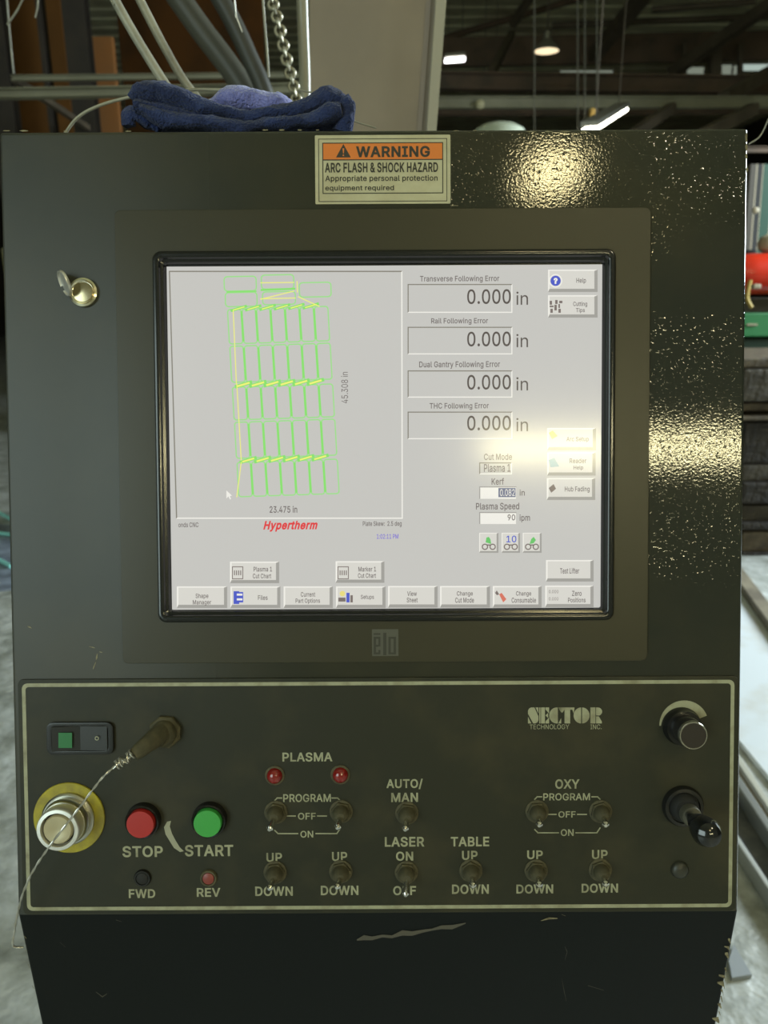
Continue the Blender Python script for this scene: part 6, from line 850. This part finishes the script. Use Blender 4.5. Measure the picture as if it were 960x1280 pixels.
for s, b in (('PROGRAM', (354, 992.5, 413.5, 1002.5)), ('OFF', (372.5, 1016, 394.5, 1024.5)), ('ON', (375.5, 1038.5, 391.5, 1047)), ('PROGRAM', (679, 991.5, 737.5, 1000.5)), ('OFF', (698, 1014, 719.5, 1022)), ('ON', (701, 1036.5, 717, 1045))):
    text_geo(G(), s, *b, h, bold=.014).build('lettering', print_m, plate, PM)
for (xl, xr, yt, ym, yb, t0, t1, o0, o1_, n0, n1) in ((343.5, 425, 997.5, 1020, 1042, 352, 415, 369, 397, 372, 395), (668.5, 750, 996, 1018, 1041, 677, 740, 695, 722, 698, 720)):
    g = G(); L = lambda pts: g.strip([Vector(uv(x, y, h)) for x, y in pts], 1.5 * S, h)
    L([(t0, yt), (xl + 3, yt), (xl, yt + 3), (xl, yt + 9)]); L([(t1, yt), (xr - 3, yt), (xr, yt + 3), (xr, yt + 9)])
    L([(o0, ym), (o0 - 10, ym)]); L([(o1_, ym), (o1_ + 11, ym)])
    L([(n0, yb), (xl + 4, yb), (xl, yb - 4)]); L([(n1, yb), (xr - 4, yb), (xr, yb - 6)])
    g.build('bracket_lines', print_m, plate, PM)
g = G(); text_geo(G(), 'TECHNOLOGY', 662, 905.5, 711.5, 911.5, h).build('lettering', print_m, plate, PM); text_geo(G(), 'INC.', 738, 905.5, 752, 911.5, h).build('lettering', print_m, plate, PM)
# stencil letters of the maker's name
def cell(x0, x1, polys):
    for P in polys: g.poly([uv(x0 + (x1 - x0) * a, 904.3 - 20 * b, h) for a, b in P], h)
def arc(cx, cy, rx, ry, a0, a1, n=12): return [(cx + rx * math.cos(R(a0 + (a1 - a0) * i / n)), cy + ry * math.sin(R(a0 + (a1 - a0) * i / n))) for i in range(n + 1)]
cell(660, 673, [[(.62, 1), (.3, 1), (.1, .93), (0, .8), (0, .6), (.5, 0), (.7, 0), (.9, .06), (1, .2), (1, .45)], [(.72, 1), (1, .62), (1, 1)], [(0, .42), (0, 0), (.32, 0)]])
cell(674, 687, [[(0, 0), (.12, 0), (.12, 1), (0, 1)], [(.18, 0), (.55, 0), (.55, 1), (.18, 1)], [(.6, 1), (.6, .88), (.95, .62), (.95, 1)], [(.6, .5), (.86, .34), (.86, .66)], [(.6, 0), (.95, 0), (.95, .38), (.6, .12)]])
cell(686.5, 701.5, [arc(.62, .5, .62, .5, 90, 270) + [(.72, 0), (.72, 1)], [(.76, 1), (1, .68), (1, 1)], [(.76, 0), (1, 0), (1, .34)]])
cell(699, 718, [[(0, 1), (0, .86), (.2, .66), (.35, .86), (.35, 0), (.72, 0), (.72, .86), (.86, .86), (.95, .62), (1, .9), (1, 1)]])
cell(717, 737, [arc(.47, .5, .47, .5, 90, 270), arc(.53, .5, .47, .5, -90, 90)])
cell(738, 753, [[(0, 0), (.42, 0), (.42, 1), (0, 1)], [(.47, 1), (.47, .5)] + arc(.6, .74, .38, .26, -70, 90)[0:] , [(.47, .44), (.7, .44), (.95, .12), (.95, 0), (.47, 0)]])
g.build('stencil_lettering', print_m, plate, PM)
# white smear
g = G(); P = [(212, 1027, 3), (209.5, 1034, 4.5), (212, 1043, 5), (217, 1052, 4.5), (222, 1060, 4.5), (228, 1065, 3)]
A = [(x - w_, y) for x, y, w_ in P]; B = [(x + w_ * .6, y - 1) for x, y, w_ in P]
g.poly([uv(x, y, h + .0001) for x, y in A + B[::-1]], h + .0001); g.build('paint_smear', mat('smear', (.33, .33, .24), rough=.6), plate, PM, label='pale curved paint smear')

def at(px, py, hh=HP): u, v = uv(px, py, hh); return PT(u, v, hh)
def rpx(n): return n * S
# lamps above the plasma switches
ledm = mat('led_red', (.22, .010, .008), rough=.18, coat=.5)
for x, y in ((343.5, 969), (425.5, 968)):
    M = at(x, y); r = rpx(10.5)
    t = G().lathe([(r * 1.18, 0), (r * 1.18, .0008), (r * 1.0, .0014), (r * .9, .0014)], 28).build('indicator_lamp', dust_m, con, M, True, label='small round red indicator lamp')
    G().lathe([(r * .95, .0012), (r * .9, .003), (r * .72, .0048), (r * .42, .0058), (r * .12, .0061)], 28).build('lens', ledm, t, M, True)
# toggles
def toggle(bx, by, tx, ty, lab):
    M = at(bx, by); t = G().lathe([(.0092, 0), (.0092, .0008), (.0086, .0012)], 28).build('toggle_switch', dust_m, con, M, True, label=lab)
    G().lathe([(.0082, .001), (.0082, .0030), (.0076, .0036)], 6, phase=random.random()).build('nut', dust_m, t, M)
    G().lathe([(.0066, .0034), (.0064, .0060), (.0056, .0085), (.0042, .0105), (.0030, .0115)], 20).build('bushing', dust_m, t, M, True)
    hh = .021; u, v = uv(tx, ty, hh); ub, vb = uv(bx, by, HP)
    a = M.inverted() @ (PM @ Vector((ub, vb, HP + .008))); b = M.inverted() @ (PM @ Vector((u, v, hh)))
    G().tube([a, a.lerp(b, .5), a.lerp(b, .8), b, b + (b - a).normalized() * .0014], [.0016, .0020, .0026, .0027, .0013], 14).build('lever', chrome, t, M, True, label='bright chrome lever')
for (bx, by, tx, ty, lab) in ((345, 1015, 337, 1036, 'left plasma program toggle switch'), (426.5, 1014, 422, 1034, 'right plasma program toggle switch'), (508.5, 1016, 506.5, 1036, 'auto/man toggle switch'), (671, 1014, 674, 1031, 'left oxy program toggle switch'), (750.5, 1014, 757, 1031, 'right oxy program toggle switch'),
                              (344, 1090, 337, 1110, 'left plasma up/down toggle switch'), (426, 1089, 421.5, 1108.5, 'right plasma up/down toggle switch'), (508, 1090, 507, 1118, 'laser on/off toggle switch'), (588.5, 1088, 591, 1107, 'table up/down toggle switch'), (670, 1088, 674, 1106, 'left oxy up/down toggle switch'), (750, 1087, 757, 1105, 'right oxy up/down toggle switch')):
    toggle(bx, by, tx, ty, lab)
# stop / start push buttons
for x, y, m, lab in ((180, 1024, mat('button_red', (.40, .018, .014), rough=.45), 'round red stop push button'), (262.5, 1023, mat('button_green', (.045, .36, .06), rough=.45), 'round green start push button')):
    M = at(x, y); r = rpx(22)
    t = G().lathe([(r, 0), (r, .0012), (r * .96, .002), (r * .96, .0062), (r * .90, .007), (r * .84, .0066), (r * .84, .002)], 40).build('push_button', blackp, con, M, True, label=lab)
    G().lathe([(r * .79, .002), (r * .79, .0090), (r * .76, .0100), (r * .5, .0101)], 40).build('cap', m, t, M, True, label=None)
# small fwd / rev
for x, y, m, lab in ((178.5, 1097, blackm, 'small black forward button'), (261, 1097, mat('led_rev', (.22, .04, .03), rough=.4), 'small red reverse lamp')):
    M = at(x, y); r = rpx(11)
    t = G().lathe([(r, 0), (r, .0010), (r * .9, .0022), (r * .74, .0022), (r * .72, .0008)], 28).build('small_button', dust_m if 'red' in lab else blackp, con, M, True, label=lab)
    G().lathe([(r * .68, .0004), (r * .66, .002), (r * .4, .0028)], 24).build('lens', m, t, M, True)
# emergency stop
M = at(87, 1021.5); r = rpx(45)
es = G().lathe([(r, 0), (r, .0012), (r * .985, .0016), (r * .5, .0017)], 64).build('emergency_stop', mat('estop_yellow', (.42, .36, .02), rough=.5, col2=(.26, .22, .03), nscale=60), con, M, True, label='chrome ringed push button on a yellow disc')
G().lathe([(rpx(33), .0015), (rpx(33), .004), (rpx(31), .005), (rpx(29), .005), (rpx(29), .0075), (rpx(27.5), .0085), (rpx(27), .012)], 48).build('collar', steel, es, M, True, label='steel collar')
G().lathe([(rpx(26), .010), (rpx(26.5), .020), (rpx(25.8), .0225), (rpx(25), .0230), (rpx(21), .0232), (rpx(20.5), .0225), (rpx(20.2), .019), (rpx(19.5), .0185)], 48).build('guard_ring', mat('ring_silver', (.80, .79, .74), rough=.38, metal=.75), es, M, True, label='bright chrome guard ring')
G().lathe([(rpx(20.5), .017), (rpx(19.5), .0190), (rpx(19.3), .0191)], 40).build('seal', blackm, es, M, True)
G().lathe([(rpx(18), .018), (rpx(18), .0215), (rpx(16.5), .0228), (rpx(8), .0225), (rpx(3), .0218)], 40).build('cap', mat('cap_cream', (.50, .44, .28), rough=.35, metal=.3), es, M, True, label='worn cream button cap')
# rocker switch
a0, a1, b0, b1 = pr(60, 902, 143, 942, HP)
rk = ring(G(), rrect(a0, a1, b0, b1, .005, 4), rrect(a0 + .004, a1 - .004, b0 + .003, b1 - .003, .003, 4), HP - .0005, HP + .0028).build('rocker_switch', blackp, con, PM, bevel=.0004, smooth=True, label='black rocker switch with green window')
um = (a0 + a1) / 2
G().add([(x, y, z) for y in (b0 + .003, b1 - .003) for x, z in ((a0 + .0045, HP), (a0 + .0045, HP + .0042), (um, HP + .0018), (a1 - .0045, HP + .0030), (a1 - .0045, HP))],
        [(0, 1, 2, 3, 4), (9, 8, 7, 6, 5), (0, 5, 6, 1), (1, 6, 7, 2), (2, 7, 8, 3), (3, 8, 9, 4), (4, 9, 5, 0)]).build('rocker', mat('rocker_black', (.014, .014, .012), rough=.35), rk, PM, bevel=.0003)
h = HP + .0042
g = G(); pxbar(g, 73, 916, 90, 935, h); g.build('green_window', mat('window_green', (.01, .08, .02), rough=.3, emit=(.01, .14, .03), es=.4), rk, PM)
g = G(); disc(g, 121, 923, 2.6, h, 1.6); g.build('symbol', print_m, rk, PM)
# circular connector with plug
M = at(207, 914)
cn = G().lathe([(rpx(21), 0), (rpx(21), .003), (rpx(19.5), .004)], 8, phase=.3).build('connector', dust_m, con, M, label='dusty hexagonal cable connector')
G().lathe([(rpx(16), .003), (rpx(16), .009), (rpx(13.5), .011), (rpx(12), .012)], 32).build('sleeve', dust_m, cn, M, True)
i3 = M.inverted()
P = [i3 @ PW(x, y, hh) for x, y, hh in ((203, 914, .010), (195, 922, .017), (183, 931, .026), (172, 940, .032), (167, 944, .034))]
G().tube(P, [rpx(11), rpx(12.5), rpx(10.5), rpx(9.3), rpx(7)], 24).build('plug', dust_m, cn, M, True, label='dusty grey brown plug body')
# speed knob with dial print
M = at(852, 907.5)
g = G(); u, v = uv(855, 906, HP + .0001); O = []; I = []
for i in range(25):
    t = R(182 - 160 * i / 24); ro = rpx(31); ri = rpx(31) - rpx(2 + 12 * i / 24)
    O.append((u + ro * math.cos(t), v + ro * math.sin(t))); I.append((u + ri * math.cos(t), v + ri * math.sin(t)))
hh = HP + .0001
g.add([(*p, hh) for p in O + I], [(25 + i, 25 + i + 1, i + 1, i) for i in range(24)]); g.build('dial_print', print_m, plate, PM, label='cream crescent dial scale')
g = G(); r = rpx(23)
kn = G().lathe([(r * 1.05, 0), (r * 1.05, .0015), (r, .0025), (r * .96, .0070)], 40).build('speed_knob', blackp, con, M, True, label='black and chrome speed knob')
g.lathe([(rpx(18), .006), (rpx(17.2), .0215), (rpx(16.5), .0225)], 36)
g.build('grip', mat('knob_dark_chrome', (.05, .048, .045), rough=.22, metal=.6), kn, M, True)
G().lathe([(rpx(17.5), .0205), (rpx(17.6), .0225), (rpx(16.6), .0235), (rpx(15.6), .0235), (rpx(15.5), .0228)], 40).build('rim', chrome, kn, M, True)
G().lathe([(rpx(15.2), .0225), (rpx(15.2), .0234)], 40).build('cap', mat('knob_cap', (.022, .017, .014), rough=.35), kn, M, True)
# joystick
M = at(853, 1007)
js = G().lathe([(rpx(26), 0), (rpx(26), .002), (rpx(24), .0045), (rpx(20), .0048), (rpx(19.5), .003)], 40).build('joystick', blackp, con, M, True, label='short black joystick with a rounded grip')
G().lathe([(rpx(19), .002), (rpx(17), .007), (rpx(13), .009)], 32).build('boot', blackm, js, M, True)
P = [PW(*q) for q in ((856, 1012, .009), (858, 1015, .016))]; i3 = M.inverted()
G().lathe([(rpx(12.5), .007), (rpx(12.5), .0155), (rpx(11.5), .017)], 28, M=i3 @ at(854.5, 1009.5, 0)).build('collar', mat('joy_grey', (.15, .145, .11), rough=.4, metal=.5), js, M, True)
P = [i3 @ PW(*q) for q in ((860, 1018, .017), (865, 1022, .022), (872, 1029, .030), (878, 1035, .040), (883, 1040, .050), (887, 1044, .057), (889, 1046, .060))]
G().tube(P, [rpx(4), rpx(7), rpx(12), rpx(15.5), rpx(17), rpx(13.5), rpx(6)], 28).build('grip', mat('grip_black', (.009, .010, .010), rough=.12, coat=.3), js, M, True, label='glossy black teardrop grip')
# blanking plug
M = at(849.5, 1087)
G().lathe([(rpx(11.5), 0), (rpx(11), .0014), (rpx(8), .003), (rpx(3), .0036)], 28).build('hole_plug', mat('plug_dark', (.028, .029, .020), rough=.4), con, M, True, label='small domed blanking plug')
# lock with its dust flap on the body
M = at(105, 366, 0); r = rpx(18)
lk = G().lathe([(r, 0), (r * 1.02, .0012), (r * .97, .0026), (r * .84, .0032), (r * .78, .0024), (r * .70, .0020)], 40).build('cam_lock', mat('lock_chrome', (.72, .68, .52), rough=.18, metal=1), con, M, True, label='round chrome lock with open dust flap')
G().lathe([(r * .72, .0018), (r * .66, .0028), (r * .2, .0034)], 32).build('lock_core', mat('lock_brass', (.42, .36, .22), rough=.25, metal=1), lk, M, True)
Mf = M @ Matrix.Translation((-rpx(18), rpx(10), .006)) @ Matrix.Rotation(R(28), 4, 'Z') @ Matrix.Rotation(R(-58), 4, 'Y')
G().lathe([(r * .85, 0), (r * .88, .0006), (r * .86, .0022), (r * .78, .0024), (r * .72, .0012)], 36).build('dust_flap', mat('flap_chrome', (.80, .77, .70), rough=.34, metal=.7), lk, Mf, True)

# ---- twisted wire hanging from the plug (its own thing)
wr_m = mat('galvanised_wire', (.62, .60, .54), rough=.28, metal=.9)
pts = [(163, 946, .036), (155, 951, .037), (145, 957, .038), (128, 972, .040), (110, 995, .040), (92, 1019, .040), (74, 1042, .039), (56, 1066, .037), (40, 1091, .034), (29, 1116, .030), (22, 1142, .022), (18, 1165, .016), (16, 1180, .014), (20, 1184, .012), (29, 1184, .010)]
wp = smooth_path([PW(*q) for q in pts], 8)
sw = thing('steel_wire', 'bent steel wire hanging from the plug across the yellow disc', 'wire', tuple(wp[0]))
for s in (0, 1):
    q = []
    for i, p in enumerate(wp):
        t = (wp[min(i + 1, len(wp) - 1)] - wp[max(i - 1, 0)]).normalized(); n1 = t.cross(PN).normalized(); a = i * .9 + s * math.pi
        q.append(p + (n1 * math.cos(a) + PN * math.sin(a)) * .00045)
    G().tube(q, .00055, 7).build('strand', wr_m, sw, smooth=True)
tw = G()
for k, (x, y, hh) in enumerate(((165, 943, .036), (160, 947, .0365), (156, 951, .0365), (151, 953, .037), (147, 956, .0375))):
    c = PW(x, y, hh); d = (PW(151, 953, .037) - PW(165, 943, .036)).normalized(); d = (d + Vector((random.uniform(-.4, .4), 0, random.uniform(-.4, .4)))).normalized(); n1 = d.cross(PN).normalized(); q = []
    for j in range(14):
        a = 2 * math.pi * j / 14; q.append(c + (n1 * math.cos(a) + PN * math.sin(a)) * .0034 + d * (j - 7) * .0002)
    tw.tube(q, .0007, 6, closed=True)
tw.build('wire_wrap', wr_m, sw, smooth=True)

# ---- blue towel on the console top
blue_t = mat('towel_blue', (0.020, 0.036, 0.125), rough=.95, col2=(.010, .018, .065), nscale=60, bump=1.0, bscale=500, bdist=.003, sheen=.12)
blue_lit = mat('towel_lit', (0.24, 0.26, 0.62), rough=.95, col2=(.14, .16, .45), nscale=50, bump=1.0, bscale=400, bdist=.003, sheen=.5)  # same towel where lamplight falls, brightness put into the paler blue
ztop = pT.z
def towel_roll(pts, Y, rs, flat, name, m, parent):
    w = smooth_path([atY(x, y, Y) for x, y in pts], 8); k = len(w)
    rr = [0] * k
    for i in range(k):
        f = i / (k - 1) * (len(rs) - 1); a = int(min(f, len(rs) - 2)); rr[i] = (rs[a] + (rs[a + 1] - rs[a]) * (f - a)) * Y / F_PX
    g = G().tube(w, rr, 24, flat=flat)
    for i, v in enumerate(g.v):
        d = noise.noise_vector(v * 38) * .0038 + noise.noise_vector(v * 120) * .0014 + noise.noise_vector(v * 380) * .0008
        g.v[i] = v + Vector((d.x, d.y, d.z))
        if g.v[i].z < ztop + .0006: g.v[i].z = ztop + .0006
    return g.build(name, m, parent, smooth=True)
YT = pT.y + .035
tw_ = thing('towel', 'rumpled dark blue towel lying on top of the console', 'towel', (atY(300, 160, YT).x, YT, ztop))
towel_roll([(180, 140), (230, 150), (300, 156), (370, 154), (420, 146)], YT + .012, [14, 14, 9, 10, 14], 2.6, 'under_layer', blue_t, tw_)
towel_roll([(168, 122), (182, 116), (205, 117), (235, 128), (270, 141), (310, 147), (350, 144), (385, 134), (412, 125), (430, 128)], YT, [6, 12, 13, 12, 9, 8, 9, 11, 12, 8], 2.0, 'upper_fold', blue_t, tw_)
towel_roll([(176, 138), (205, 150), (250, 156), (300, 159), (345, 158), (380, 152), (410, 141), (428, 137)], YT - .014, [7, 10, 9, 7, 7, 8, 9, 7], 1.6, 'lower_fold', blue_t, tw_)
towel_roll([(160, 160), (161, 148), (170, 141), (186, 150), (200, 158)], YT - .002, [6, 7, 7, 8, 6], 1.6, 'left_end', blue_t, tw_)
towel_roll([(428, 122), (432, 135), (431, 150), (428, 162)], YT - .008, [7, 9, 9, 8], 1.8, 'right_end', blue_t, tw_)
towel_roll([(262, 136), (285, 127), (315, 125), (345, 130), (372, 140)], YT + .045, [6, 13, 13, 12, 6], 1.6, 'inner_fold', blue_lit, tw_)
